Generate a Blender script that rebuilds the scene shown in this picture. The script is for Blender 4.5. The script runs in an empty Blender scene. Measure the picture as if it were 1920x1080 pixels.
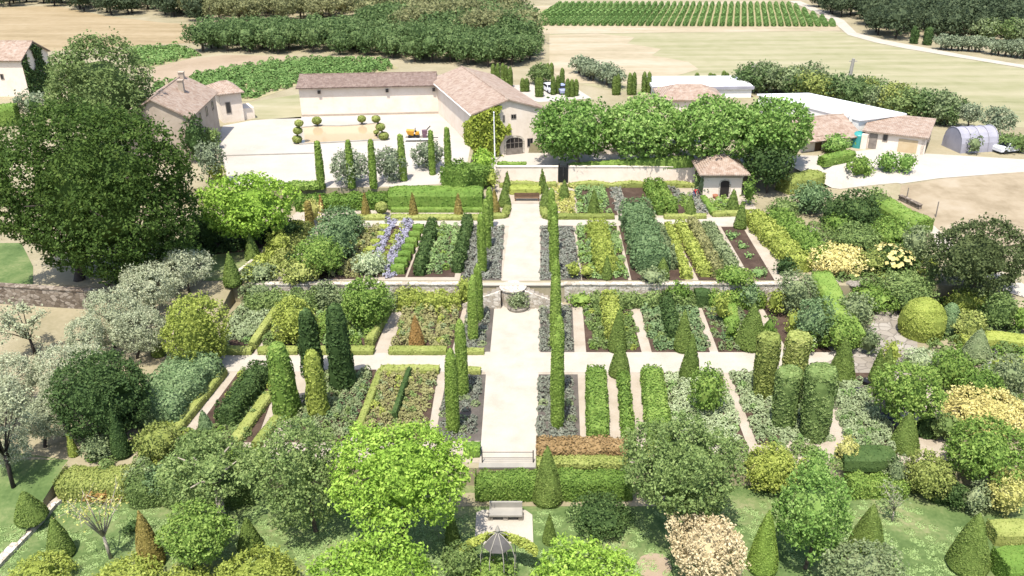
import bpy, bmesh, math, random
import numpy as np
from mathutils import Vector, Matrix

# ------------------------------------------------------------------ camera, sky, sun, exposure
S = bpy.context.scene
COL = S.collection
RX, RY, F = 1920.0, 1080.0, 1600.0            # survey frame (photo pixels) and focal length in pixels
PITCH = math.atan(755.0 / F)                  # tilt below the horizon
YAW = 0.0                                     # looks straight along the garden axis
CX = 1010.0                                   # column of the optical axis (the photograph is cropped off centre)
CAM = np.array([0.0, 0.0, 38.0])

cd = bpy.data.cameras.new('camera'); co = bpy.data.objects.new('camera', cd); COL.objects.link(co)
cd.sensor_width = 36.0; cd.lens = 36.0 * F / RX; cd.clip_start = 0.5; cd.clip_end = 6000; cd.shift_x = -(CX - 960.0) / RX
co.location = CAM; co.rotation_euler = (math.pi / 2 - PITCH, 0, YAW)
S.camera = co

SUN_EL, SUN_AZ_LEFT = math.radians(67), math.radians(16)      # sun high behind the camera, a little to its left
sun_dir = Vector((-math.sin(SUN_AZ_LEFT) * math.cos(SUN_EL), -math.cos(SUN_AZ_LEFT) * math.cos(SUN_EL), math.sin(SUN_EL)))
W = bpy.data.worlds.new('World'); S.world = W; W.use_nodes = True
nt = W.node_tree; bg = nt.nodes['Background']
sky = nt.nodes.new('ShaderNodeTexSky'); sky.sky_type = 'NISHITA'; sky.sun_disc = False
sky.sun_elevation = SUN_EL; sky.sun_rotation = math.atan2(sun_dir.x, sun_dir.y); sky.air_density = 1.0; sky.dust_density = 2.0
nt.links.new(sky.outputs[0], bg.inputs[0]); bg.inputs[1].default_value = 0.15
ld = bpy.data.lights.new('sun', 'SUN'); ld.energy = 4.3; ld.angle = math.radians(0.53); ld.color = (1.0, 0.945, 0.85)
lo = bpy.data.objects.new('sun', ld); COL.objects.link(lo); lo.rotation_euler = (-sun_dir).to_track_quat('-Z', 'Y').to_euler(); lo.location = (0, 0, 200)
S.view_settings.view_transform = 'Standard'; S.view_settings.look = 'None'; S.view_settings.gamma = 1.0
S.view_settings.exposure = 1.0

# ------------------------------------------------------------------ survey helpers
_ct, _st, _ca, _sa = math.cos(PITCH), math.sin(PITCH), math.cos(YAW), math.sin(YAW)
R_ = np.array([_ca, _sa, 0.0]); FH = np.array([-_sa, _ca, 0.0]); UPZ = np.array([0, 0, 1.0])
FW = _ct * FH - _st * UPZ; UPV = _st * FH + _ct * UPZ

def ray(x, y): return FW + (x - CX) / F * R_ - (y - 540) / F * UPV
def onplane(x, y, z):
    r = ray(x, y)
    if r[2] > -1e-3: r = r * 1.0; r[2] = -1e-3
    return CAM + r * ((z - CAM[2]) / r[2])
def proj(p):
    v = np.asarray(p, float) - CAM; d = v @ FW
    return CX + F * (v @ R_) / d, 540 - F * (v @ UPV) / d, d

ZA, ZB, ZC, ZD = -1.5, 0.0, 1.8, 4.0         # lawn, lower garden, upper garden, farm yard and fields
Y1 = onplane(950, 878, ZB)[1]; Y2 = onplane(970, 566, ZB)[1]
Y3R = onplane(1100, 341, ZC)[1]; Y3L = onplane(650, 384, ZC)[1]
XWL, XGL = onplane(208, 566, ZB)[0], onplane(440, 566, ZB)[0]
ZE = 2.6; YE = onplane(890, 279, ZD)[1] + 2.75; XS2 = onplane(890, 279, ZD)[0] - .1; XE = onplane(1300, 330, ZD)[0]; XLL = onplane(128, 905, ZA)[0]; XS = onplane(927, 341, ZC)[0]; XR = onplane(1640, 420, ZC)[0]; XR2 = XR + 6
def hz(X, Y):
    if X < XLL and Y1 - 8 < Y < Y1 + 1: return ZA + (ZB - ZA) * (Y - Y1 + 8) / 9
    if X > 42 and Y < Y2 + 1:
        if Y1 - 6 < Y < Y1 + 1: return ZA + (ZB - ZA) * (Y - Y1 + 6) / 7
        if Y > Y2 - 8: return ZB + (ZC - ZB) * (Y - Y2 + 8) / 9
    if Y < Y1: return ZA
    if XWL < X < XGL and Y2 - 9 < Y < Y2 + 1: return ZC * (Y - Y2 + 9) / 10
    if Y < Y2: return ZB
    if X > XR:
        t = min(1, max(0, (Y - Y2 - 2) / (Y3R - Y2 - 2))); ramp = ZC + t * (ZD - ZC)
        k = min(1, (X - XR) / (XR2 - XR))
        flat = ZC if Y < Y3R else ZD
        return flat * (1 - k) + ramp * k
    if Y < (Y3L if X < XS else Y3R): return ZC
    if XS2 < X < XE and Y < YE: return ZE
    return ZD
def P(x, y):
    """ground point seen at photo pixel x, y"""
    best = None
    for z in (ZA, ZB, ZC, ZE, ZD):
        p = onplane(x, y, z)
        if abs(hz(p[0], p[1]) - z) < 1e-6: return p
    lo_, hi_ = ZA, ZD
    for _ in range(40):                                   # on the ramp or on a step's face
        m = (lo_ + hi_) / 2; p = onplane(x, y, m)
        if hz(p[0], p[1]) > m: lo_ = m
        else: hi_ = m
    p = onplane(x, y, lo_); p[2] = hz(p[0], p[1]); return p
def ppm(p): return F / proj(p)[2]                         # pixels per metre
def z_at(p, y):
    """height at which the vertical through p crosses photo row y"""
    a, b = -5.0, 60.0
    for _ in range(50):
        m = (a + b) / 2
        if proj((p[0], p[1], m))[1] > y: a = m
        else: b = m
    return a
def blobdims(x0, y0, x1, y1):
    """ground centre, horizontal radius and half height of a mound filling a box of the photo"""
    xc, yc = (x0 + x1) / 2, (y0 + y1) / 2
    g = P(xc, y1 - (y1 - y0) * .25); zg = g[2]; c = 1.0
    for _ in range(6):
        p = onplane(xc, yc, zg + c); s = ppm(p); phi = math.atan2(CAM[2] - p[2], math.hypot(p[0], p[1]))
        R = (x1 - x0) / 2 / s; E = (y1 - y0) / 2 / s
        c = math.sqrt(max((E * E - (R * math.sin(phi)) ** 2), (0.35 * R) ** 2)) / math.cos(phi)
        zg = hz(p[0], p[1])
    return np.array([p[0], p[1], zg]), R, c, s

# ------------------------------------------------------------------ materials
def lin(c): return tuple(((v / 255) / 12.92 if v <= 10 else (((v / 255) + .055) / 1.055) ** 2.4) for v in c)
MATS = {}
def _mat(name):
    m = bpy.data.materials.new(name); m.use_nodes = True
    return m, m.node_tree, m.node_tree.nodes, m.node_tree.links, m.node_tree.nodes['Principled BSDF']
def ramp(n, cols, pos=None):
    r = n.new('ShaderNodeValToRGB'); e = r.color_ramp.elements
    while len(e) < len(cols): e.new(0.5)
    for i, c in enumerate(cols):
        e[i].position = pos[i] if pos else i / (len(cols) - 1); e[i].color = (*c, 1)
    return r
KL = 0.86
def leafmat(key, cols, transl=.3, rough=.7, k=1.0):
    """foliage: colour varies leaf by leaf, clump by clump and plant by plant"""
    cols = [tuple((v * .86 + sum(lin(c)) / 3 * .14) * KL * k for v in lin(c)) for c in cols]
    m, t, n, l, b = _mat('leaf_' + key)
    g = n.new('ShaderNodeNewGeometry'); oi = n.new('ShaderNodeObjectInfo')
    tc = n.new('ShaderNodeTexCoord'); nz = n.new('ShaderNodeTexNoise'); nz.inputs['Scale'].default_value = .55; nz.inputs['Detail'].default_value = 4; nz.inputs['Roughness'].default_value = .65
    l.new(tc.outputs['Object'], nz.inputs['Vector'])
    a = n.new('ShaderNodeMath'); a.operation = 'MULTIPLY'; a.inputs[1].default_value = .5; l.new(g.outputs['Random Per Island'], a.inputs[0])
    a2 = n.new('ShaderNodeMath'); a2.operation = 'MULTIPLY_ADD'; a2.inputs[1].default_value = .75; l.new(nz.outputs['Fac'], a2.inputs[0]); l.new(a.outputs[0], a2.inputs[2])
    a3 = n.new('ShaderNodeMath'); a3.operation = 'MULTIPLY_ADD'; a3.inputs[1].default_value = .22; l.new(oi.outputs['Random'], a3.inputs[0]); l.new(a2.outputs[0], a3.inputs[2])
    a4 = n.new('ShaderNodeMath'); a4.operation = 'SUBTRACT'; a4.inputs[1].default_value = .23; l.new(a3.outputs[0], a4.inputs[0])
    r = ramp(n, cols); l.new(a4.outputs[0], r.inputs[0])
    l.new(r.outputs[0], b.inputs['Base Color']); b.inputs['Roughness'].default_value = rough; b.inputs['Specular IOR Level'].default_value = .15
    tr = n.new('ShaderNodeBsdfTranslucent'); mx = n.new('ShaderNodeMixShader'); mx.inputs[0].default_value = transl
    h = n.new('ShaderNodeHueSaturation'); h.inputs['Saturation'].default_value = 1.0; h.inputs['Value'].default_value = 1.3; l.new(r.outputs[0], h.inputs['Color'])
    l.new(h.outputs[0], tr.inputs[0]); l.new(b.outputs[0], mx.inputs[1]); l.new(tr.outputs[0], mx.inputs[2])
    l.new(mx.outputs[0], n['Material Output'].inputs[0]); MATS[key] = m; return m
KG = 0.39
def groundmat(key, cols, scale=.35, fine=6.0, rough=.95, bump=.3, stretch=None, k=1.0, pos=None):
    cols = [tuple(v * KG * k for v in lin(c)) for c in cols]
    m, t, n, l, b = _mat(key)
    tc = n.new('ShaderNodeTexCoord'); src = tc.outputs['Object']
    if stretch:
        mp = n.new('ShaderNodeMapping'); mp.inputs['Scale'].default_value = stretch[:3]; mp.inputs['Rotation'].default_value = (0, 0, stretch[3]); l.new(src, mp.inputs[0]); src = mp.outputs[0]
    a = n.new('ShaderNodeTexNoise'); a.inputs['Scale'].default_value = scale; a.inputs['Detail'].default_value = 6; a.inputs['Roughness'].default_value = .6
    c2 = n.new('ShaderNodeTexNoise'); c2.inputs['Scale'].default_value = fine; c2.inputs['Detail'].default_value = 4
    l.new(src, a.inputs['Vector']); l.new(tc.outputs['Object'], c2.inputs['Vector'])
    mx = n.new('ShaderNodeMath'); mx.operation = 'MULTIPLY_ADD'; mx.inputs[1].default_value = .45; l.new(c2.outputs['Fac'], mx.inputs[0])
    m1 = n.new('ShaderNodeMath'); m1.operation = 'MULTIPLY_ADD'; m1.inputs[1].default_value = 1.3; m1.inputs[2].default_value = -.37; l.new(a.outputs['Fac'], m1.inputs[0]); l.new(m1.outputs[0], mx.inputs[2])
    r = ramp(n, cols, pos); l.new(mx.outputs[0], r.inputs[0]); l.new(r.outputs[0], b.inputs['Base Color'])
    bp = n.new('ShaderNodeBump'); bp.inputs['Strength'].default_value = bump; bp.inputs['Distance'].default_value = .08
    l.new(c2.outputs['Fac'], bp.inputs['Height']); l.new(bp.outputs[0], b.inputs['Normal'])
    b.inputs['Roughness'].default_value = rough; b.inputs['Specular IOR Level'].default_value = .2
    MATS[key] = m; return m
def plainmat(key, col, rough=.5, metal=0.0, var=.12, scale=3.0, spec=.5, k=.55):
    m, t, n, l, b = _mat(key); c = tuple(v * k for v in lin(col))
    tc = n.new('ShaderNodeTexCoord'); a = n.new('ShaderNodeTexNoise'); a.inputs['Scale'].default_value = scale; a.inputs['Detail'].default_value = 5
    l.new(tc.outputs['Object'], a.inputs['Vector'])
    r = ramp(n, [tuple(v * (1 - var) for v in c), tuple(v * (1 + var) for v in c)], (.35, .65)); l.new(a.outputs['Fac'], r.inputs[0])
    l.new(r.outputs[0], b.inputs['Base Color']); b.inputs['Roughness'].default_value = rough; b.inputs['Metallic'].default_value = metal
    b.inputs['Specular IOR Level'].default_value = spec; MATS[key] = m; return m
def stonemat(key, cols, scale=2.0, k=.42):
    m, t, n, l, b = _mat(key); cols = [tuple(v * k for v in lin(c)) for c in cols]
    tc = n.new('ShaderNodeTexCoord'); v = n.new('ShaderNodeTexVoronoi'); v.inputs['Scale'].default_value = scale
    mp = n.new('ShaderNodeMapping'); mp.inputs['Scale'].default_value = (1, 1, 1.7); l.new(tc.outputs['Object'], mp.inputs[0]); l.new(mp.outputs[0], v.inputs['Vector'])
    r = ramp(n, cols); sep = n.new('ShaderNodeSeparateColor'); l.new(v.outputs['Color'], sep.inputs[0]); l.new(sep.outputs[0], r.inputs[0])
    v2 = n.new('ShaderNodeTexVoronoi'); v2.feature = 'DISTANCE_TO_EDGE'; v2.inputs['Scale'].default_value = scale; l.new(mp.outputs[0], v2.inputs['Vector'])
    e = n.new('ShaderNodeMapRange'); e.inputs[1].default_value = 0; e.inputs[2].default_value = .06; l.new(v2.outputs['Distance'], e.inputs[0])
    mx = n.new('ShaderNodeMix'); mx.data_type = 'RGBA'; mx.inputs['A'].default_value = (*[c * .7 for c in cols[0]], 1); l.new(r.outputs[0], mx.inputs['B']); l.new(e.outputs[0], mx.inputs['Factor'])
    l.new(mx.outputs['Result'], b.inputs['Base Color'])
    bp = n.new('ShaderNodeBump'); bp.inputs['Strength'].default_value = .6; bp.inputs['Distance'].default_value = .05; l.new(e.outputs[0], bp.inputs['Height']); l.new(bp.outputs[0], b.inputs['Normal'])
    b.inputs['Roughness'].default_value = .9; MATS[key] = m; return m
def tilemat(key, cols, k=.38):
    """canal tiles: courses run along the ridge (local x), channels down the slope"""
    m, t, n, l, b = _mat(key); cols = [tuple(v * k for v in lin(c)) for c in cols]
    tc = n.new('ShaderNodeTexCoord'); w = n.new('ShaderNodeTexWave'); w.wave_type = 'BANDS'; w.bands_direction = 'X'; w.inputs['Scale'].default_value = 1.3; w.inputs['Distortion'].default_value = .3
    l.new(tc.outputs['Object'], w.inputs['Vector'])
    a = n.new('ShaderNodeTexNoise'); a.inputs['Scale'].default_value = 1.1; a.inputs['Detail'].default_value = 6; a.inputs['Roughness'].default_value = .75; l.new(tc.outputs['Object'], a.inputs['Vector'])
    v = n.new('ShaderNodeTexVoronoi'); v.inputs['Scale'].default_value = 2.6; l.new(tc.outputs['Object'], v.inputs['Vector']); sp = n.new('ShaderNodeSeparateColor'); l.new(v.outputs['Color'], sp.inputs[0])
    ad = n.new('ShaderNodeMath'); ad.operation = 'MULTIPLY_ADD'; ad.inputs[1].default_value = .4; l.new(sp.outputs[0], ad.inputs[0]); 
    s2 = n.new('ShaderNodeMath'); s2.operation = 'MULTIPLY_ADD'; s2.inputs[1].default_value = 1.2; s2.inputs[2].default_value = -.3; l.new(a.outputs['Fac'], s2.inputs[0]); l.new(s2.outputs[0], ad.inputs[2])
    r = ramp(n, cols); l.new(ad.outputs[0], r.inputs[0]); l.new(r.outputs[0], b.inputs['Base Color'])
    bp = n.new('ShaderNodeBump'); bp.inputs['Strength'].default_value = .8; bp.inputs['Distance'].default_value = .08; l.new(w.outputs['Fac'], bp.inputs['Height']); l.new(bp.outputs[0], b.inputs['Normal'])
    b.inputs['Roughness'].default_value = .9; MATS[key] = m; return m

# foliage colours are given as they look in sun; leafmat scales them to base colours
leafmat('cypress', [(84, 112, 30), (124, 152, 52), (156, 176, 80)], .15)
leafmat('yew', [(66, 88, 28), (102, 124, 48), (134, 152, 68)], .15)
leafmat('bronze', [(104, 96, 36), (140, 126, 54), (164, 146, 76)], .15)
leafmat('rust', [(124, 100, 44), (160, 124, 62), (176, 142, 82)], .15)
leafmat('oak', [(42, 64, 20), (78, 106, 36), (128, 150, 62)], .35)
leafmat('farwood', [(60, 82, 42), (94, 120, 64), (134, 154, 94)], .3)
leafmat('pine', [(88, 94, 56), (126, 130, 82), (158, 156, 106)], .3)
leafmat('darkwood', [(50, 64, 44), (74, 90, 60), (106, 120, 82)], .3)
leafmat('bushytree', [(70, 94, 48), (108, 130, 68), (144, 160, 92)], .25)
leafmat('lime', [(88, 122, 22), (138, 176, 44), (188, 210, 86)], .25)
leafmat('plane', [(66, 102, 34), (114, 152, 60), (174, 200, 108)], .3)
leafmat('olive_pale', [(120, 130, 96), (162, 170, 132), (204, 206, 172)], .2)
leafmat('lawn_grass', [(116, 146, 76), (146, 174, 102), (172, 190, 124)], .2)
leafmat('holm', [(54, 68, 34), (86, 100, 54), (126, 136, 84)], .2)
leafmat('olive', [(90, 104, 74), (126, 140, 106), (166, 174, 140)], .2)
leafmat('silver', [(112, 128, 84), (152, 168, 120), (194, 204, 162)], .2)
leafmat('bluegreen', [(68, 94, 52), (104, 132, 82), (146, 168, 114)], .2)
leafmat('green', [(64, 94, 28), (110, 142, 50), (158, 180, 80)], .25)
leafmat('darkgreen', [(38, 60, 26), (66, 92, 42), (106, 130, 66)], .2)
leafmat('midgreen', [(70, 94, 40), (112, 136, 68), (154, 172, 98)], .25)
leafmat('yellowgreen', [(108, 124, 36), (154, 168, 62), (196, 202, 96)], .3)
leafmat('golden', [(142, 146, 64), (190, 188, 98), (222, 216, 138)], .3)
leafmat('peach', [(158, 150, 76), (202, 190, 108), (230, 218, 150)], .2)
leafmat('smoke', [(156, 140, 98), (200, 182, 138), (224, 210, 170)], .2)
leafmat('greygreen', [(82, 100, 62), (122, 138, 90), (162, 172, 122)], .2)
leafmat('vegetable', [(84, 118, 58), (126, 158, 86), (170, 192, 126)], .25)
leafmat('lavender', [(104, 110, 96), (128, 132, 118), (150, 150, 140)], .15)
leafmat('violet', [(136, 136, 144), (156, 154, 174), (178, 176, 196)], .15)
leafmat('slate', [(84, 90, 78), (116, 122, 106), (152, 154, 134)], .15)
leafmat('meadow', [(110, 112, 60), (146, 146, 88), (178, 172, 116)], .25)
leafmat('hedge', [(62, 92, 26), (102, 136, 44), (148, 170, 74)], .2)
leafmat('boxhedge', [(92, 108, 40), (138, 150, 66), (180, 184, 100)], .2)
leafmat('hazelhedge', [(108, 92, 50), (152, 124, 78), (178, 152, 104)], .2)
leafmat('vine', [(76, 108, 50), (112, 148, 72), (154, 178, 104)], .25)
leafmat('ivy', [(96, 118, 24), (146, 162, 40), (190, 194, 76)], .3)
groundmat('dry_grass', [(158, 150, 110), (204, 192, 158), (230, 218, 190)], .12, 2.5)
groundmat('lawn', [(82, 112, 56), (124, 150, 88), (152, 168, 108), (206, 196, 152)], .26, 3.5, pos=(.15, .45, .62, .9))
groundmat('gravel_white', [(216, 204, 184), (238, 228, 212), (250, 243, 231)], .5, 9, bump=.2)
groundmat('gravel_pink', [(196, 180, 156), (228, 214, 194), (246, 236, 222)], .5, 10, k=1.0)
groundmat('yard_gravel', [(216, 204, 188), (240, 231, 218), (250, 244, 234)], .16, 4, bump=.15)
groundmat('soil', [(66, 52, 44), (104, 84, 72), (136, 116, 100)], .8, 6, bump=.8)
groundmat('dark_gravel', [(92, 86, 80), (124, 116, 108), (152, 144, 134)], .8, 8)
groundmat('straw_field', [(160, 140, 100), (204, 182, 142), (228, 208, 172)], .06, .6, stretch=(.5, 3, 1, .2))
groundmat('hay_field', [(142, 148, 98), (188, 186, 140), (212, 204, 166), (236, 226, 202)], .09, .35, stretch=(.3, 2.6, 1, -.3))
groundmat('pale_field', [(180, 168, 130), (222, 206, 174), (242, 230, 206)], .08, .5, stretch=(.5, 2.2, 1, -.2))
groundmat('plough', [(186, 164, 134), (212, 190, 162), (226, 206, 182)], .1, 1.5)
groundmat('vineyard_soil', [(176, 170, 118), (206, 196, 150), (224, 210, 172)], .1, 1.5)
groundmat('brown_field', [(158, 140, 110), (208, 190, 160), (232, 218, 194)], .2, 1.0)
stonemat('stone', [(178, 166, 148), (216, 206, 190), (238, 230, 218)], 2.6, .62)
stonemat('rock', [(172, 162, 148), (194, 184, 170), (210, 202, 190)], 1.0)
stonemat('stone_brown_and_shade', [(120, 104, 88), (164, 148, 130), (204, 190, 174)], 2.2, .45)  # brown of the field wall; on the oak wall the tone paints its shadow
stonemat('pebbles', [(140, 138, 132), (184, 180, 172), (220, 216, 206)], 3.0)
groundmat('plaster', [(222, 204, 184), (244, 229, 212), (252, 240, 227)], .5, 3, bump=.1, k=1.75)
groundmat('plaster_grey', [(176, 160, 144), (204, 188, 170), (222, 208, 192)], .6, 3, bump=.15, k=1.4)
groundmat('plaster_tan', [(206, 180, 140), (226, 202, 162), (238, 218, 182)], .6, 3, bump=.1, k=1.4)
tilemat('tile', [(172, 136, 114), (220, 192, 170), (244, 228, 212)])
tilemat('tile_dark', [(128, 102, 92), (172, 146, 132), (208, 186, 172)])
plainmat('white_metal', (238, 238, 240), .35, 0, .03, k=.8)
plainmat('white_wall', (240, 238, 232), .8, 0, .04, k=.75)
plainmat('tarp', (206, 204, 218), .6, 0, .12, .6, k=.4)
plainmat('iron', (44, 44, 48), .5, .3)
plainmat('dark_opening', (40, 32, 28), .8)
plainmat('glass_dark', (46, 48, 52), .1)
plainmat('wood_grey', (150, 140, 130), .8, 0, .2, 2)
plainmat('wood_brown', (120, 92, 66), .8, 0, .2, 2)
plainmat('concrete', (206, 200, 188), .85, 0, .1, 1, k=.4)
plainmat('bark', (96, 84, 70), .9, 0, .3, 3)
plainmat('bark_pale', (186, 176, 158), .9, 0, .25, 3)
plainmat('bark_dark', (66, 56, 48), .9, 0, .3, 3)
plainmat('terracotta', (176, 116, 84), .8)
plainmat('turquoise', (70, 168, 164), .45)
plainmat('orange_paint', (240, 176, 50), .4)
plainmat('mauve_paint', (130, 96, 110), .5)
plainmat('rubber', (40, 40, 42), .8)
plainmat('car_white', (232, 234, 240), .25, 0, .02, k=.7)
plainmat('car_blue', (176, 184, 220), .25, 0, .02, k=.6)
plainmat('grey_cloth', (164, 160, 158), .8, k=.2)
plainmat('canvas', (250, 246, 238), .8, 0, .04, k=.75)
plainmat('skin', (206, 160, 130), .6)
plainmat('red_cloth', (216, 60, 66), .8)
plainmat('blue_cloth', (78, 82, 140), .8)
plainmat('hair', (50, 38, 30), .7)
def watermat():
    m, t, n, l, b = _mat('pool_water'); b.inputs['Base Color'].default_value = (.36, .28, .18, 1); b.inputs['Roughness'].default_value = .06; b.inputs['IOR'].default_value = 1.33; b.inputs['Specular IOR Level'].default_value = .8  # tan base colour paints in the wall's reflection on the water
    tc = n.new('ShaderNodeTexCoord'); z = n.new('ShaderNodeTexNoise'); z.inputs['Scale'].default_value = 2.5; l.new(tc.outputs['Object'], z.inputs['Vector'])
    bp = n.new('ShaderNodeBump'); bp.inputs['Strength'].default_value = .04; l.new(z.outputs['Fac'], bp.inputs['Height']); l.new(bp.outputs[0], b.inputs['Normal']); MATS['pool_water'] = m
watermat()

# ------------------------------------------------------------------ mesh building
RNG = np.random.default_rng(7)
class MB:
    def __init__(s): s.v = []; s.f = []; s.mi = []; s.n = 0
    def add(s, v, f, mi=0):
        v = np.asarray(v, float).reshape(-1, 3); o = s.n
        s.v.append(v); s.n += len(v)
        if isinstance(f, np.ndarray): f = (f + o).tolist(); s.f += f
        else: f = [[i + o for i in q] for q in f]; s.f += f
        s.mi += [mi] * len(f); return s
    def mesh(s, name, mats, smooth=False):
        me = bpy.data.meshes.new(name); me.from_pydata(np.concatenate(s.v).tolist(), [], s.f)
        for m in (mats if isinstance(mats, (list, tuple)) else [mats]): me.materials.append(MATS[m])
        if any(s.mi): me.polygons.foreach_set('material_index', s.mi)
        if smooth: me.polygons.foreach_set('use_smooth', [True] * len(s.f))
        me.update(); return me
    def box(s, x0, x1, y0, y1, z0, z1, mi=0, M=None):
        v = np.array([(x, y, z) for z in (z0, z1) for x, y in ((x0, y0), (x1, y0), (x1, y1), (x0, y1))], float)
        if M is not None: v = v @ np.array(M.to_3x3()).T + np.array(M.translation)
        return s.add(v, [(3, 2, 1, 0), (4, 5, 6, 7), (0, 1, 5, 4), (1, 2, 6, 5), (2, 3, 7, 6), (3, 0, 4, 7)], mi)
    def tube(s, pts, rad, k=7, mi=0, cap=True):
        pts = [np.asarray(p, float) for p in pts]; rings = []
        for i, p in enumerate(pts):
            d = pts[min(i + 1, len(pts) - 1)] - pts[max(i - 1, 0)]; d = d / (np.linalg.norm(d) + 1e-9)
            a = np.cross(d, (0, 0, 1) if abs(d[2]) < .9 else (1, 0, 0)); a /= np.linalg.norm(a); b = np.cross(d, a)
            r = rad[i] if hasattr(rad, '__len__') else rad
            rings.append([p + r * (math.cos(q) * a + math.sin(q) * b) for q in np.linspace(0, 2 * math.pi, k, endpoint=False)])
        f = []
        for i in range(len(pts) - 1):
            for j in range(k): f.append((i * k + j, i * k + (j + 1) % k, (i + 1) * k + (j + 1) % k, (i + 1) * k + j))
        if cap: f.append(tuple(range(k))[::-1]); f.append(tuple((len(pts) - 1) * k + j for j in range(k)))
        return s.add(np.array(rings), f, mi)
    def lathe(s, prof, k=20, mi=0, jit=0.0, seed=0, ctr=(0, 0), sx=1, sy=1):
        ph = np.random.default_rng(seed).uniform(0, 6.28, 8); rings = []
        for i, (r, z) in enumerate(prof):
            q = np.linspace(0, 2 * math.pi, k, endpoint=False)
            rr = r * (1 + jit * (np.sin(2 * q + ph[0] + z) * .4 + np.sin(3 * q + ph[1] - 1.7 * z) * .4 + np.sin(5 * q + ph[2] + 2.9 * z) * .3 + np.sin(7 * q + ph[3] + 4.1 * z) * .25))
            rings.append(np.stack([ctr[0] + sx * rr * np.cos(q), ctr[1] + sy * rr * np.sin(q), np.full(k, z)], 1))
        f = [(i * k + j, i * k + (j + 1) % k, (i + 1) * k + (j + 1) % k, (i + 1) * k + j) for i in range(len(prof) - 1) for j in range(k)]
        f.append(tuple(range(k))[::-1]); f.append(tuple((len(prof) - 1) * k + j for j in range(k)))
        return s.add(np.concatenate(rings), f, mi)
    def leaves(s, p, nrm, size, rng, spread=.7, aspect=.62, mi=0):
        n = len(p)
        if n == 0: return s
        N = nrm + spread * rng.normal(size=(n, 3)); N /= np.linalg.norm(N, axis=1, keepdims=True) + 1e-9
        t = np.cross(N, rng.normal(size=(n, 3))); t /= np.linalg.norm(t, axis=1, keepdims=True) + 1e-9
        b = np.cross(N, t); sz = (size * rng.uniform(.65, 1.35, n))[:, None] if np.isscalar(size) else (size * rng.uniform(.65, 1.35, n))[:, None]
        q = np.stack([p - t * sz * .5, p + b * sz * aspect * .5 + N * sz * .08, p + t * sz * .5, p - b * sz * aspect * .5 + N * sz * .08], 1)
        return s.add(q.reshape(-1, 3), np.arange(4 * n).reshape(n, 4), mi)

def link(o, parent=None):
    COL.objects.link(o)
    if parent is not None: o.parent = parent
    return o
def obj(name, mb, mats, parent=None, loc=None, smooth=False):
    o = bpy.data.objects.new(name, mb if isinstance(mb, bpy.types.Mesh) else mb.mesh(name, mats, smooth))
    if loc is not None: o.location = loc
    return link(o, parent)
def tag(o, label=None, cat=None, group=None, kind=None):
    if label: o['label'] = label
    if cat: o['category'] = cat
    if group: o['group'] = group
    if kind: o['kind'] = kind
    return o
def empty(name, loc, rz=0, label=None, cat=None, group=None):
    o = bpy.data.objects.new(name, None); o.location = loc; o.rotation_euler = (0, 0, rz); link(o); o.empty_display_size = .5
    return tag(o, label, cat, group)
def copy_tree(o, loc=None, rz=None, scale=None, label=None, group=None):
    c = o.copy(); COL.objects.link(c)
    for ch in o.children:
        k = ch.copy(); COL.objects.link(k); k.parent = c
        for g in ch.children:
            d = g.copy(); COL.objects.link(d); d.parent = k
    if loc is not None: c.location = loc
    if rz is not None: c.rotation_euler = (0, 0, rz)
    if scale is not None: c.scale = scale
    if label: c['label'] = label
    if group: c['group'] = group
    return c
def sph(n, rng):
    v = rng.normal(size=(n, 3)); return v / np.linalg.norm(v, axis=1, keepdims=True)
def ico(sub=2):
    bm = bmesh.new(); bmesh.ops.create_icosphere(bm, subdivisions=sub, radius=1)
    v = np.array([x.co[:] for x in bm.verts]); f = [[q.index for q in fc.verts] for fc in bm.faces]; bm.free(); return v, f
ICO = ico(2)

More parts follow.
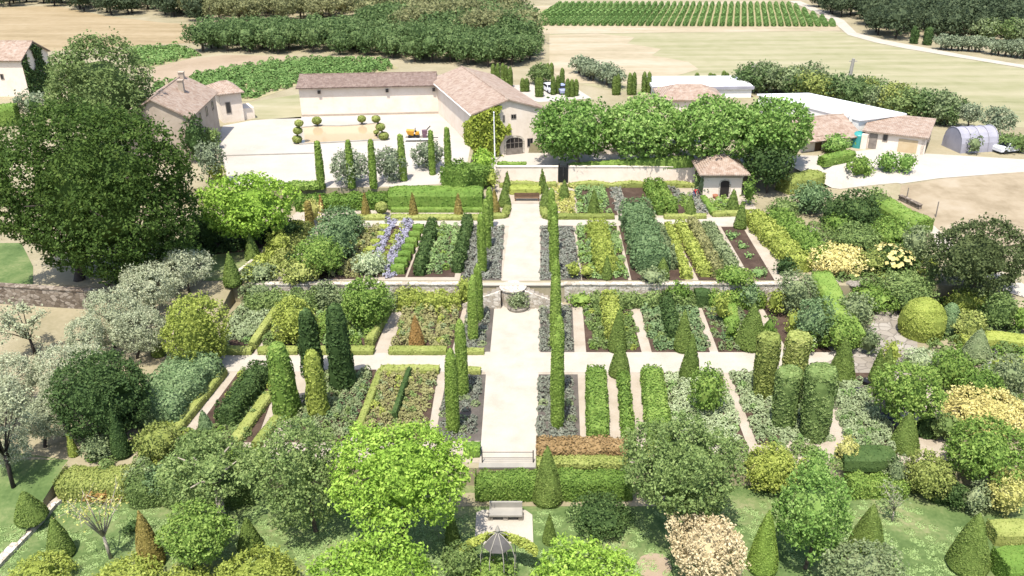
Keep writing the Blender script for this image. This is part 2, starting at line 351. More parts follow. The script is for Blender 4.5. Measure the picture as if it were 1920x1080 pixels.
def crown(mb, ctr, R, c, leaf, rng, nl=None, lr=.36, cover=1.5, core=.72, up=.25, spread=.75, sy=1.0, mi=0, floor=None, aspect=.62, irr=.3, low=.55):
    """a crown of many leaf clumps on an ellipsoid R x R*sy x c round ctr"""
    ctr = np.asarray(ctr, float); A = np.array([R, R * sy, c])
    if nl is None: nl = 30
    d = sph(nl, rng); d[:, 2] = np.where(d[:, 2] < -low, -d[:, 2], d[:, 2])
    # spread the clumps evenly
    for _ in range(6):
        df = d[:, None] - d[None]; dist = (df ** 2).sum(2) + np.eye(nl); d = d + .05 * (df / (dist ** 1.5)[..., None]).sum(1) * (6 / nl); d /= np.linalg.norm(d, axis=1, keepdims=True)
    rr = lr * rng.uniform(.65, 1.4, nl); rad = (1 - rr * .9) * rng.uniform(1 - irr, 1.0, nl)
    w_ = 1 + .17 * np.sin(d[:, 0] * 3 + rng.uniform(0, 6)) * np.cos(d[:, 1] * 2.6 + rng.uniform(0, 6)); C = d * (rad * w_)[:, None]                                          # in unit space
    m = (min(R, c) + R) / 2
    area = 4 * math.pi * (rr * m) ** 2; N = np.maximum(8, (cover * area / (leaf * leaf * aspect * .5) * .5)).astype(int)
    idx = np.repeat(np.arange(nl), N); u = sph(len(idx), rng)
    p = C[idx] + u * (rr[idx] * np.where(rng.uniform(size=len(idx)) < .14, rng.uniform(1.0, 1.3, len(idx)), rng.uniform(.78, 1.06, len(idx))))[:, None]
    keep = np.ones(len(idx), bool)
    for j in range(nl): keep &= ~((((p - C[j]) ** 2).sum(1) < (rr[j] * .78) ** 2) & (idx != j))
    keep &= (p ** 2).sum(1) > (core * .8) ** 2
    p, u = p[keep], u[keep]
    nc = max(4, len(p) // 5); pick = rng.choice(len(p), min(nc, len(p)), replace=False); q_ = np.repeat(pick, 5)
    p = p[q_] + rng.normal(size=(len(q_), 3)) * (leaf * .55 / A); u = u[q_] + np.repeat(rng.normal(size=(len(pick), 3)) * .45, 5, 0)
    w = ctr + p * A; nr = u / A * m; nr = nr / np.linalg.norm(nr, axis=1, keepdims=True) + np.array([0, 0, up])
    if floor is not None: k = w[:, 2] > floor; w, nr = w[k], nr[k]
    mb.leaves(w, nr, leaf, rng, spread, aspect, mi)
    if core > 0:
        v = ICO[0] * (core * .8 * (1 + .12 * rng.normal(size=(len(ICO[0]), 1)))); vv = ctr + v * A
        if floor is not None: vv[:, 2] = np.maximum(vv[:, 2], floor)
        mb.add(vv, ICO[1], mi)
    return mb
def trunk(mb, h, r, rng, ctr_h, R, limbs=5, lean=(0, 0), mi=0, start=.55):
    p0 = np.zeros(3); p1 = np.array([lean[0] * .5 + rng.normal() * .05 * h, lean[1] * .5, h * .55]); p2 = np.array([lean[0], lean[1], h])
    mb.tube([p0 - (0, 0, .2), p0 + (0, 0, .15), p1, p2], [r * 1.5, r * 1.1, r * .85, r * .6], 8, mi)
    for i in range(limbs):
        a = 6.28 * i / limbs + rng.uniform(-.4, .4); s = p1 + (p2 - p1) * rng.uniform(start - .5, 1)
        e = np.array([math.cos(a) * R * .7, math.sin(a) * R * .7, 0]) + np.array([lean[0], lean[1], ctr_h + rng.uniform(-.1, .5) * R * .6])
        m = (s + e) / 2 + np.array([0, 0, .12 * R]); mb.tube([s, m, e], [r * .5, r * .32, r * .1], 6, mi)
    return mb
def leafsize(s, px=2.7): return px / (s * .533)

SEED = [100]
def nrng(): SEED[0] += 1; return np.random.default_rng(SEED[0])

# ---- plants -------------------------------------------------------
def tree(name, cat, label, box, base, mat, barkm='bark', nl=34, lr=.34, cover=1.5, core=.6, group=None, px=2.9, limbs=6, rtr=None, lean=True, up=.25, spread=.75, aspect=.62, irr=.34, depth=1.0, low=.55):
    """tree whose crown fills box (x0,y0,x1,y1) of the photo and whose trunk stands at base"""
    rng = nrng(); g = P(*base); x0, y0, x1, y1 = box; xc, yc = (x0 + x1) / 2, (y0 + y1) / 2
    s = ppm((g[0], g[1], g[2] + 4)); zc = z_at(g, yc); zc = max(zc, g[2] + .5); s = ppm((g[0], g[1], zc))
    R = (x1 - x0) / 2 / s; phi = math.atan2(CAM[2] - zc, math.hypot(g[0], g[1])); E = (y1 - y0) / 2 / s
    c = math.sqrt(max(E * E - (R * math.sin(phi)) ** 2, (.45 * R) ** 2)) / math.cos(phi)
    q = onplane(xc, yc, zc); off = np.array([q[0] - g[0], 0, 0]) if lean else np.zeros(3)
    root = empty(name, tuple(g), 0, label, cat, group); H = zc - g[2]
    tb = MB(); trunk(tb, max(.6, H - .1 * c), rtr or max(.12, .045 * R), rng, H, R * .9, limbs, (off[0], 0)); obj('trunk', tb, barkm, root, smooth=True)
    cb = MB(); crown(cb, (off[0], 0, H), R, c, leafsize(s, px), rng, nl, lr, cover, core, up, spread, depth, floor=.15, aspect=aspect, irr=irr, low=low); obj('crown', cb, mat, root)
    return root
def shrub(label, box, mat, name='shrub', cat='shrub', nl=None, lr=.42, cover=1.35, group=None, px=2.6, core=.78, up=.3, spread=.75, mats2=None, aspect=.62):
    rng = nrng(); g, R, c, s = blobdims(*box)
    nl = nl or int(min(36, max(9, (box[2] - box[0]) / 4)))
    cb = MB(); crown(cb, (0, 0, c), R, c, leafsize(s, px), rng, nl, lr, cover, core, up, spread, floor=.03, aspect=aspect)
    if mats2:                                          # flower heads scattered over the top
        m = int(90 * mats2[1]); d = sph(m, rng); d[:, 2] = abs(d[:, 2]) * .9 + .05
        cb.leaves(np.array([0, 0, c]) + d * np.array([R, R, c]) * rng.uniform(.92, 1.05, (m, 1)), d + (0, 0, .5), leafsize(s, px * mats2[2]), rng, .4, .9, 1)
        return tag(obj(name, cb, [mat, mats2[0]], loc=g), label, cat, group)
    return tag(obj(name, cb, mat, loc=g), label, cat, group)
def clipped(mb, prof, rng, leaf, mi=0, k=18, jit=.05, cover=1.1, sx=1, sy=1):
    """a clipped body of revolution covered in small leaves"""
    mb.lathe([(max(r - leaf * .15, .01), z) for r, z in prof], k, mi, jit, int(rng.integers(1e6)), sx=sx, sy=sy)
    pr = np.array(prof); dl = np.hypot(np.diff(pr[:, 0]), np.diff(pr[:, 1])); ar = math.pi * (pr[:-1, 0] + pr[1:, 0]) * dl
    n = int(cover * ar.sum() / (leaf * leaf * .31)); i = rng.choice(len(ar), n, p=ar / ar.sum()); t = rng.uniform(size=n)
    r = pr[i, 0] * (1 - t) + pr[i + 1, 0] * t; z = pr[i, 1] * (1 - t) + pr[i + 1, 1] * t; q = rng.uniform(0, 6.283, n)
    dr, dz = pr[i + 1, 0] - pr[i, 0], pr[i + 1, 1] - pr[i, 1]; L = np.hypot(dr, dz) + 1e-9
    N = np.stack([np.cos(q) * dz / L, np.sin(q) * dz / L, -dr / L], 1)
    r = r * (1 + jit * .5 * np.sin(3 * q + 2 * z)) + leaf * .05
    mb.leaves(np.stack([r * np.cos(q) * sx, r * np.sin(q) * sy, z], 1), N, leaf, rng, .32, .62, mi); return mb
def topiary(label, x, yb, yt, w, mat='yew', shape='cone', name=None, cat=None, group=None, px=2.0, wt=None, jit=.05):
    """clipped cone, spire, column or drum: foot at photo row yb, tip at yt, w pixels wide at the foot"""
    rng = nrng(); g = P(x, yb); s = ppm(g); r = w / 2 / s
    g = P(x, yb - r * s * .42) if hz(g[0], g[1] + r * .8) == hz(g[0], g[1]) else g
    H = max(.4, z_at(g, yt) - g[2])
    if shape == 'column': r *= .9
    if shape == 'cone': prof = [(r * .9, .02), (r, .07 * H), (r * .93, .2 * H), (r * .72, .45 * H), (r * .45, .7 * H), (r * .18, .91 * H), (.02, H)]
    elif shape == 'column': prof = [(r * .86, .02), (r, .08 * H), (r, .45 * H), (r * .93, .72 * H), (r * .74, .89 * H), (r * .42, .965 * H), (.02, H)]
    elif shape == 'obelisk': prof = [(r * .95, .02), (r, .08 * H), (r * .9, .5 * H), (r * .72, .85 * H), (r * .5, .95 * H), (.02, H)]
    elif shape == 'drum': prof = [(r * .82, .02), (r * .86, .12 * H), (r * .97, .5 * H), (r, .8 * H), (r * .97, .93 * H), (r * .86, .975 * H), (.02, H)]
    elif shape == 'ball': prof = [(r * math.sin(t), H / 2 - H / 2 * math.cos(t)) for t in np.linspace(.05, 3.1, 9)]
    elif shape == 'post': prof = [(r * .95, .02), (r, .05 * H), (r * .97, .5 * H), (r * .74, .9 * H), (r * .6, .975 * H), (r * .3, .99 * H), (.02, H)]
    elif shape == 'dome': prof = [(r * .9, .02), (r, .3 * H), (r * .93, .58 * H), (r * .72, .82 * H), (r * .4, .95 * H), (.02, H)]
    mb = MB(); clipped(mb, prof, rng, leafsize(s, px), 0, jit=jit)
    nm = name or {'cone': 'topiary_cone', 'column': 'cypress', 'obelisk': 'topiary_column', 'drum': 'topiary_column', 'ball': 'topiary_ball', 'dome': 'clipped_shrub'}[shape]
    o_ = obj(nm, mb, mat, loc=g); o_.rotation_euler = (rng.normal() * .012, rng.normal() * .014, rng.uniform(0, 6.28))
    return tag(o_, label, cat or {'cone': 'topiary', 'column': 'cypress', 'dome': 'shrub'}.get(shape, 'topiary'), group)
def hedge(label, pts, w, h, mat='hedge', name='hedge', cat='hedge', group=None, px=2.2, loose=0.0, world=False, top=None, scallop=0):
    """hedge along a polyline of ground points (photo pixels); w, h in metres; loose > 0 for unclipped rows"""
    rng = nrng(); W_ = [np.array(p, float) for p in pts] if world else [P(*p) for p in pts]
    o = W_[0].copy(); s = ppm(sum(W_) / len(W_)); leaf = leafsize(s, px); mb = MB()
    for a, b in zip(W_[:-1], W_[1:]):
        L = np.linalg.norm((b - a)[:2]); d = (b - a) / L; nn = np.array([-d[1], d[0], 0])
        n = max(3, int(L / max(.5, leaf * 2))); m = 9
        ts = np.linspace(-w * .08 / L, 1 + w * .08 / L, n); prof = [(-.5, 0), (-.52, .3), (-.5, .75), (-.4, .95), (0, 1.0), (.4, .95), (.5, .75), (.52, .3), (.5, 0)]
        hh = np.array([h * (1 + (.22 * loose) * math.sin(i * 1.7 + rng.uniform(0, 1.5)) + rng.normal() * .02 * (1 + 4 * loose) + (scallop * (abs(math.sin(math.pi * t * L / 5.5)) - .5) if scallop else 0)) for i, t in enumerate(ts)])
        ww = np.array([w * (1 + .25 * loose * math.sin(i * 1.1 + rng.uniform(0, 2)) + rng.normal() * .015) for i in range(n)])
        for e in (0, -1): hh[e] *= (.93 if loose == 0 else .8); ww[e] *= .9
        gz = a + (b - a) * ts[:, None]; gz[:, 2] = a[2] + (b[2] - a[2]) * np.clip(ts, 0, 1)
        V = np.array([[gz[i] - o + nn * (q * ww[i]) + np.array([0, 0, z * hh[i]]) for q, z in prof] for i in range(n)])
        sh = 1 - .25 * loose
        VC = np.array([[gz[i] - o + nn * (q * ww[i] * sh) + np.array([0, 0, z * hh[i] * sh]) for q, z in prof] for i in range(n)])
        f = [(i * m + j, i * m + j + 1, (i + 1) * m + j + 1, (i + 1) * m + j) for i in range(n - 1) for j in range(m - 1)] + [tuple(range(m))[::-1], tuple((n - 1) * m + j for j in range(m))]
        mb.add(VC.reshape(-1, 3), f)
        per = w + 2 * h; N = int((1.15 + .8 * loose) * per * L / (leaf * leaf * .31) * .62); i = rng.uniform(0, n - 1.001, N); j = rng.uniform(0, m - 1.001, N)
        seg = np.hypot(*np.diff(np.array(prof) * (w, h), axis=0).T); j = np.searchsorted(np.cumsum(seg) / seg.sum(), rng.uniform(size=N)).clip(0, m - 2) + rng.uniform(size=N)
        i0, j0 = i.astype(int), j.astype(int); fi, fj = (i - i0)[:, None], (j - j0)[:, None]
        p = V[i0, j0] * (1 - fi) * (1 - fj) + V[i0 + 1, j0] * fi * (1 - fj) + V[i0, j0 + 1] * (1 - fi) * fj + V[i0 + 1, j0 + 1] * fi * fj
        N_ = np.cross(V[i0 + 1, j0] - V[i0, j0], V[i0, j0 + 1] - V[i0, j0]); N_ /= np.linalg.norm(N_, axis=1, keepdims=True) + 1e-9
        if np.mean(N_[:, 2]) < 0: N_ = -N_
        p = p + N_ * rng.uniform(-.3, .12 + .6 * loose, (N, 1)) * leaf
        mb.leaves(p, N_ + (0, 0, .1), leaf, rng, .5 + .5 * loose, .62)
        E = int(w * h * 1.2 / (leaf * leaf * .31))
        for q, sg in ((a, -1), (b, 1)):
            t = rng.uniform(-.5, .5, E); zz = rng.uniform(0, .95, E)
            mb.leaves(q - o + nn * (t * w)[:, None] * .92 + d * sg * w * .08 + np.stack([0 * t, 0 * t, zz * h], 1), np.tile(d * sg, (E, 1)), leaf, rng, .5)
    return tag(obj(name, mb, mat, loc=o), label, cat, group)
def inpoly(x, y, poly):
    r = np.zeros(len(x), bool); n = len(poly); j = n - 1
    for i in range(n):
        xi, yi, xj, yj = *poly[i][:2], *poly[j][:2]
        r ^= ((yi > y) != (yj > y)) & (x < (xj - xi) * (y - yi) / (yj - yi + 1e-12) + xi); j = i
    return r
MIX = {'meadow': ['meadow', 'midgreen', 'yellowgreen', 'greygreen'], 'vegetable': ['vegetable', 'green', 'bluegreen'], 'slate': ['slate', 'greygreen', 'slate'], 'silver': ['silver', 'greygreen', 'silver', 'vegetable'], 'midgreen': ['midgreen', 'green', 'greygreen', 'yellowgreen'], 'greygreen': ['greygreen', 'midgreen', 'bluegreen'], 'green': ['green', 'midgreen', 'vegetable'], 'violet': ['violet', 'violet', 'greygreen'], 'lavender': ['lavender', 'lavender', 'slate'], 'bluegreen': ['bluegreen', 'midgreen', 'greygreen'], 'golden': ['golden', 'yellowgreen', 'green']}
def planting(label, poly, mat, h=.4, spacing=.7, name='bed_planting', cat='planting', px=2.2, kind='stuff', rows=False, fill=1.0, lift=.06, jitter=.25, group=None, cr=.55):
    """low plants set out over a bed outlined in photo pixels"""
    rng = nrng(); W_ = [P(*p) for p in poly]; o = W_[0].copy(); xy = np.array([w[:2] for w in W_]); s = ppm(sum(W_) / len(W_)); leaf = leafsize(s, px)
    mats = mat if isinstance(mat, list) else MIX.get(mat, [mat]); fill = min(fill, .93)
    lo_, hi_ = xy.min(0), xy.max(0); gx = np.arange(lo_[0] + spacing * .3, hi_[0], spacing); gy = np.arange(lo_[1] + spacing * .3, hi_[1], spacing)
    X, Y = np.meshgrid(gx, gy); X = X.ravel() + rng.normal(size=X.size) * spacing * jitter; Y = Y.ravel() + rng.normal(size=Y.size) * spacing * jitter
    k = inpoly(X, Y, xy.tolist()) & (rng.uniform(size=len(X)) < fill); X, Y = X[k], Y[k]
    if len(X) == 0: X, Y = np.array([xy[:, 0].mean()]), np.array([xy[:, 1].mean()])
    r = spacing * cr; per = max(5, int(1.7 * 6.28 * r * (r + h) * .5 / (leaf * leaf * .31) * .6)); n = len(X)
    u = sph(n * per, rng); u[:, 2] = abs(u[:, 2]); i = np.repeat(np.arange(n), per); hh = h * rng.uniform(.55, 1.45, n)
    p = np.stack([X[i] + u[:, 0] * r, Y[i] + u[:, 1] * r, np.array([hz(a, b) for a, b in zip(X, Y)])[i] + lift + u[:, 2] * hh[i]], 1) - o
    mb = MB(); which = np.where(rng.uniform(size=n) < .62, 0, rng.integers(0, len(mats), n))[i]
    for k in range(len(mats)): mb.leaves(p[which == k], u[which == k] + (0, 0, .4), leaf, rng, .6, mi=k)
    return tag(obj(name, mb, mats, loc=o), label, cat, group, kind)

# ------------------------------------------------------------------ the ground
def ground():
    ys = [-400, 20, Y1 - 8, Y1 - 6, Y2 - 8, Y1 - .05, Y1 + .05, Y1 + 1, Y2 - 9, Y2 - .05, Y2 + .05, Y2 + 1] + [Y2 + 2 + k * (Y3R - Y2 - 2) / 8 for k in range(8)] + [Y3L - .05, Y3L + .05, Y3R - .05, Y3R + .05, YE - .04, YE + .04, 200, 400, 900, 4000]
    xs = [-3000, -600, -200, -100, XLL - .02, XLL + .02, XWL - .02, XWL + .02, XGL - .02, XGL + .02, XS2 - .04, XS2 + .04, XS - .05, XS + .05, 10, XE - .03, XE + .03, XR, 41.98, 42.02, XR + 4, XR2, 100, 200, 600, 3000]; ys = sorted(ys); xs = sorted(xs)
    v = [(x, y, hz(x, y)) for y in ys for x in xs]; n = len(xs)
    f = [(j * n + i, j * n + i + 1, (j + 1) * n + i + 1, (j + 1) * n + i) for j in range(len(ys) - 1) for i in range(n - 1)]
    tag(obj('ground', MB().add(v, f), 'dry_grass'), 'dry grass and bare earth around the gardens', 'ground', kind='structure')
ground()
LV = [0]
def patch(name, poly, mat, label=None, lift=.02, cat=None, kind='structure', world=False):
    W_ = [np.array([p[0], p[1], hz(*p[:2])], float) for p in poly] if world else [P(*p) for p in poly]
    bm = bmesh.new(); vs = [bm.verts.new(w) for w in W_]; bm.faces.new(vs); bm.normal_update()
    if any(w[0] > XR - 1 for w in W_):
        ys = sorted(w[1] for w in W_)
        for yy in [Y2 + 2 + k * (Y3R - Y2 - 2) / 8 for k in range(9)]:
            if ys[0] < yy < ys[-1]: bmesh.ops.bisect_plane(bm, geom=bm.verts[:] + bm.edges[:] + bm.faces[:], plane_co=(0, yy, 0), plane_no=(0, 1, 0))
        for xx in (XR, XR + 2, XR + 4, XR2): bmesh.ops.bisect_plane(bm, geom=bm.verts[:] + bm.edges[:] + bm.faces[:], plane_co=(xx, 0, 0), plane_no=(1, 0, 0))
    for v in bm.verts: v.co.z = hz(v.co.x, v.co.y) + lift
    bmesh.ops.triangulate(bm, faces=bm.faces[:])
    for f in bm.faces:
        f.normal_update()
        if f.normal.z < 0: f.normal_flip()
    me = bpy.data.meshes.new(name); bm.to_mesh(me); bm.free(); me.materials.append(MATS[mat])
    return tag(obj(name, me, mat), label or None, cat, None, kind)

# fields beyond the farm
patch('straw_field', [(-60, 16), (60, 12), (110, 12), (200, 30), (300, 42), (420, 50), (420, 54), (375, 62), (370, 80), (300, 84), (250, 86), (120, 95), (-60, 100)], 'straw_field')
patch('ploughed_strip', [(285, 128), (350, 112), (420, 103), (560, 106), (480, 122), (380, 138), (290, 156)], 'plough')
patch('vineyard_ground', [(235, 92), (330, 86), (378, 104), (330, 116), (285, 126), (250, 125)], 'vineyard_soil')
patch('vineyard_ground', [(285, 196), (290, 160), (380, 139), (490, 120), (600, 108), (720, 114), (748, 128), (690, 140), (560, 160), (470, 190)], 'vineyard_soil', lift=.03)
patch('dry_meadow', [(466, 192), (565, 176), (565, 222), (470, 224)], 'hay_field')
patch('hay_field', [(1030, 62), (1560, 58), (1620, 66), (1720, 90), (1930, 128), (1930, 240), (1700, 232), (1400, 175), (1160, 172), (1050, 150), (1030, 110)], 'hay_field')
patch('pale_field', [(1030, 66), (1120, 63), (1190, 70), (1176, 82), (1240, 92), (1222, 104), (1290, 116), (1310, 130), (1270, 142), (1330, 152), (1300, 160), (1060, 156), (1030, 130)], 'pale_field', lift=.05)
patch('pale_strip', [(975, 12), (1440, 2), (1440, 6), (985, 18)], 'pale_field', lift=.05)
patch('vineyard_ground', [(985, 10), (1478, 7), (1572, 50), (990, 48)], 'vineyard_soil', lift=.03)
patch('field_margin', [(1000, 48), (1572, 50), (1575, 58), (1010, 64)], 'pale_field', lift=.06)
patch('field_track', [(1478, 2), (1500, 2), (1530, 15), (1582, 38), (1606, 62), (1660, 76), (1720, 87), (1820, 106), (1930, 124), (1930, 130), (1820, 112), (1700, 92), (1640, 80), (1590, 66), (1560, 40), (1510, 15)], 'gravel_white', lift=.08)
# farm yard
patch('yard', [(405, 262), (418, 236), (470, 226), (566, 219), (826, 210), (882, 276), (872, 330), (868, 343), (740, 350), (600, 355), (540, 355), (430, 345)], 'yard_gravel')
patch('plane_tree_square', [(XS + .1, Y3R + .1), (XE - .1, Y3R + .1), (XE - .1, YE - .1), (XS2 + .1, YE - .1), (XS2 + .1, Y3L + .1), (XS + .1, Y3L + .1)], 'yard_gravel', lift=.03, world=True)
patch('plane_tree_square', [(1305, 330), (1420, 326), (1545, 322), (1530, 292), (1300, 290)], 'yard_gravel', lift=.03)
patch('farm_road', [(1500, 296), (1640, 280), (1730, 288), (1930, 300), (1930, 322), (1760, 335), (1690, 345), (1560, 353), (1480, 330)], 'yard_gravel', lift=.05)
patch('car_park', [(955, 160), (1065, 156), (1110, 185), (1010, 192), (985, 184)], 'yard_gravel', lift=.04)
patch('brown_field', [(1690, 348), (1770, 335), (1930, 322), (1930, 470), (1850, 460), (1740, 425), (1685, 380)], 'brown_field', lift=.05)
patch('side_path', [(1734, 415), (1752, 425), (1800, 470), (1930, 540), (1930, 562), (1860, 540), (1760, 470)], 'gravel_white', lift=.09)
# upper garden
patch('upper_garden_gravel', [(565, 390), (930, 345), (1330, 343), (1400, 366), (1440, 420), (1500, 526), (470, 526), (520, 430)], 'gravel_pink')
patch('central_path', [(961, 376), (1012, 376), (1013, 527), (941, 527)], 'gravel_white', lift=.03)
patch('cross_path', [(575, 424), (590, 410), (1400, 408), (1408, 424)], 'gravel_white', lift=.035)
# lower garden
patch('lower_garden_gravel', [(458, 571), (1480, 571), (1660, 640), (1740, 700), (1790, 868), (300, 868), (384, 660)], 'gravel_pink')
patch('central_path', [(917, 569), (1012, 569), (1006, 874), (899, 874)], 'gravel_white', lift=.03)
patch('cross_path', [(405, 697), (420, 664), (1610, 658), (1660, 690), (1660, 704), (1480, 700)], 'gravel_white', lift=.035)
patch('stone_path', [(1530, 690), (1600, 655), (1640, 600), (1640, 570), (1680, 570), (1718, 600), (1722, 690), (1700, 712)], 'rock', lift=.05)
patch('stone_path', [(1558, 500), (1600, 492), (1622, 520), (1600, 548), (1565, 540)], 'rock', lift=.05)
patch('stone_path', [(1510, 430), (1530, 425), (1552, 458), (1530, 462)], 'rock', lift=.05)
# lawns
patch('lawn', [(XLL + .02, 12), (41.9, 12), (41.9, Y1 - .08), (XLL + .02, Y1 - .08)], 'lawn', world=True)
patch('lawn', [(-75, 12), (XLL, 12), (XLL, Y1 - 8), (-75, Y1 - 8)], 'lawn', world=True)
patch('lawn', [(-75, Y1 - 8), (XLL - .01, Y1 - 8), (XLL - .01, Y1 + 1), (-75, Y1 + 1)], 'lawn', world=True)
patch('lawn', [(-60, 862), (40, 850), (118, 862), (120, 868), (-60, 868)], 'lawn')
patch('lawn', [(-60, 456), (40, 456), (62, 500), (62, 533), (-60, 533)], 'lawn', lift=.03)
patch('lawn', [(380, 500), (400, 478), (480, 470), (470, 526), (380, 527)], 'lawn', lift=.03)
patch('lawn', [(840, 925), (1250, 925), (1240, 950), (840, 950)], 'dry_grass', lift=.04)
patch('seat_paving', [(893, 962), (905, 957), (985, 957), (998, 966), (1000, 1020), (890, 1020)], 'gravel_white', lift=.05)
patch('bare_earth', [(1194, 1056), (1202, 1044), (1220, 1037), (1242, 1040), (1256, 1052), (1260, 1068), (1250, 1082), (1225, 1088), (1202, 1078)], 'plough', lift=.04)
#BEDS
# ------------------------------------------------------------------ planted beds (soil as setting, plants on top)
def bed(poly, soil='soil', lift=.06): patch('soil_bed', poly, soil, lift=lift)
def edged(poly):                                             # a thin kerb round a bed
    pass
# right of the path, lower garden
bed([(1013, 574), (1073, 574), (1077, 661), (1013, 661)], 'dark_gravel'); planting('silver grey cushion plants in rows between the central path and the right hand gravel lane, behind the cross path', [(1015, 577), (1071, 577), (1075, 658), (1015, 658)], 'slate', .35, .75, jitter=.08)
bed([(1010, 703), (1083, 703), (1088, 827), (1008, 827)], 'dark_gravel'); planting('silver grey cushion plants in rows in the front bed right of the central path', [(1012, 707), (1081, 707), (1085, 823), (1011, 823)], 'slate', .35, .75, jitter=.08)
bed([(1092, 574), (1180, 574), (1203, 661), (1099, 661)]); planting('low green crop in two strips around the climbing row and cone', [(1098, 580), (1182, 577), (1200, 655), (1110, 655)], 'midgreen', .45, .5, cr=.72)
bed([(1197, 566), (1300, 566), (1331, 661), (1222, 661)]); planting('blue green leafy crop filling the bed around a dark climbing row', [(1200, 570), (1298, 570), (1327, 657), (1225, 657)], 'bluegreen', .5, .5, cr=.75, px=2.4)
bed([(1312, 560), (1395, 560), (1440, 661), (1347, 661)]); planting('low grey green plants beneath the big clipped cone', [(1318, 575), (1390, 575), (1430, 657), (1352, 657)], 'greygreen', .35, .55, fill=.8)
bed([(1424, 560), (1460, 560), (1560, 661), (1478, 661)])
bed([(1096, 703), (1240, 703), (1262, 830), (1100, 830)], 'gravel_pink', .05)
bed([(1236, 700), (1352, 700), (1400, 835), (1262, 835)]); planting('pale silvery sage spreading over the bed left of the narrow white lane', [(1238, 702), (1350, 702), (1396, 830), (1262, 830)], 'silver', .5, .5, cr=.72)
bed([(1368, 698), (1410, 698), (1470, 835), (1420, 835)]); planting('pale silvery sage at the foot of the clipped drums', [(1370, 700), (1500, 700), (1560, 830), (1425, 830)], 'silver', .5, .5, cr=.72)
bed([(1560, 700), (1640, 700), (1700, 850), (1610, 850)]); planting('pale feathery grasses right of the clipped drums', [(1562, 702), (1600, 702), (1690, 848), (1600, 846), (1570, 790)], 'silver', .6, .5, cr=.72)
bed([(1598, 715), (1650, 712), (1700, 800), (1630, 805)], 'dark_gravel', .08)
# left of the path, lower garden
bed([(877, 574), (927, 574), (919, 660), (862, 660)], 'dark_gravel'); planting('silver grey cushion plants around the pair of cypress columns below the terrace stair', [(880, 577), (924, 577), (916, 657), (866, 657)], 'slate', .35, .75, jitter=.08)
bed([(838, 703), (911, 703), (902, 827), (815, 827)], 'dark_gravel'); planting('silver grey cushion plants in the front bed left of the central path', [(842, 707), (908, 707), (900, 823), (825, 823)], 'slate', .35, .75, jitter=.08)
bed([(760, 576), (868, 576), (846, 664), (730, 664)]); planting('dry meadow flowers and yellow grasses around the rust coloured cone', [(763, 578), (864, 578), (842, 650), (738, 650)], 'meadow', .7, .6)
bed([(596, 578), (735, 578), (700, 664), (560, 664)]); planting('leafy green crop behind the low hedge corner', [(600, 580), (720, 580), (690, 648), (580, 648)], 'green', .8, .7)
bed([(520, 600), (600, 590), (570, 664), (485, 664)]); planting('low mixed greenery left of the dark columns behind the cross path', [(520, 600), (600, 592), (570, 652), (492, 652)], 'midgreen', .5, .6)
bed([(447, 577), (528, 577), (475, 664), (402, 662)]); planting('pale sage with big felted leaves inside the low hedge at the garden corner', [(450, 578), (518, 574), (470, 645), (408, 650)], 'silver', .6, .7, cr=.75)
bed([(716, 694), (822, 694), (800, 830), (672, 830)]); planting('yellow green meadow plants in the bed split by a thin dark hedge', [(718, 697), (818, 697), (795, 825), (680, 825)], 'meadow', .45, .5)
bed([(600, 694), (706, 694), (655, 830), (530, 830)]); planting('grey green grasses at the foot of the four tall columns', [(600, 696), (700, 696), (650, 825), (540, 825)], 'greygreen', .6, .6)
bed([(450, 694), (530, 694), (480, 830), (350, 830)]); planting('low mixed cover between the clipped dark row and the columns', [(455, 697), (520, 697), (470, 825), (385, 825)], 'midgreen', .5, .6)
# right of the path, upper garden
bed([(1014, 424), (1074, 424), (1090, 526), (1013, 526)], 'dark_gravel'); planting('faded grey lavender in close rows right of the central path', [(1016, 427), (1073, 427), (1086, 523), (1015, 523)], 'lavender', .3, .5, name='lavender_bed', cat='lavender')
bed([(1080, 424), (1155, 424), (1178, 526), (1092, 526)]); planting('cabbages and leafy vegetables either side of a yellow green row', [(1082, 427), (1153, 427), (1172, 522), (1096, 522)], 'vegetable', .55, .8, jitter=.15)
bed([(1160, 424), (1245, 424), (1285, 526), (1184, 526)])
bed([(1258, 424), (1345, 424), (1392, 526), (1310, 526)]); planting('grey green onions under the bean poles', [(1310, 427), (1343, 427), (1388, 522), (1350, 522)], 'greygreen', .6, .6)
bed([(1352, 426), (1392, 426), (1452, 526), (1410, 526)])
bed([(1078, 350), (1145, 350), (1158, 404), (1085, 404)]); planting('blue green cabbages in the back bed near the garden wall', [(1080, 353), (1140, 353), (1150, 400), (1086, 400)], 'vegetable', .5, .8, jitter=.15)
planting('grey lavender strip beside the lane in the back beds', [(1142, 350), (1160, 350), (1180, 402), (1156, 402)], 'lavender', .3, .5, name='lavender_bed', cat='lavender')
bed([(1164, 352), (1205, 352), (1228, 404), (1182, 404)])
bed([(1212, 350), (1262, 350), (1300, 404), (1240, 404)])
planting('grey lavender strip right of the bean rows in the back beds', [(1250, 350), (1266, 350), (1300, 388), (1280, 388)], 'lavender', .3, .5, name='lavender_bed', cat='lavender')
planting('mauve lavender strip beside the kneeling gardener', [(1290, 365), (1308, 365), (1330, 402), (1308, 402)], 'lavender', .3, .5, name='lavender_bed', cat='lavender')
planting('low green square between two lavender strips', [(1268, 370), (1290, 370), (1304, 398), (1284, 398)], 'green', .5, .6)
planting('green clover filling the bed in front of the hut', [(1322, 376), (1372, 372), (1396, 398), (1338, 400)], 'green', .45, .6)
planting('golden green clipped strips behind the paired cones', [(1036, 347), (1074, 347), (1080, 402), (1040, 402)], 'golden', .4, .7)
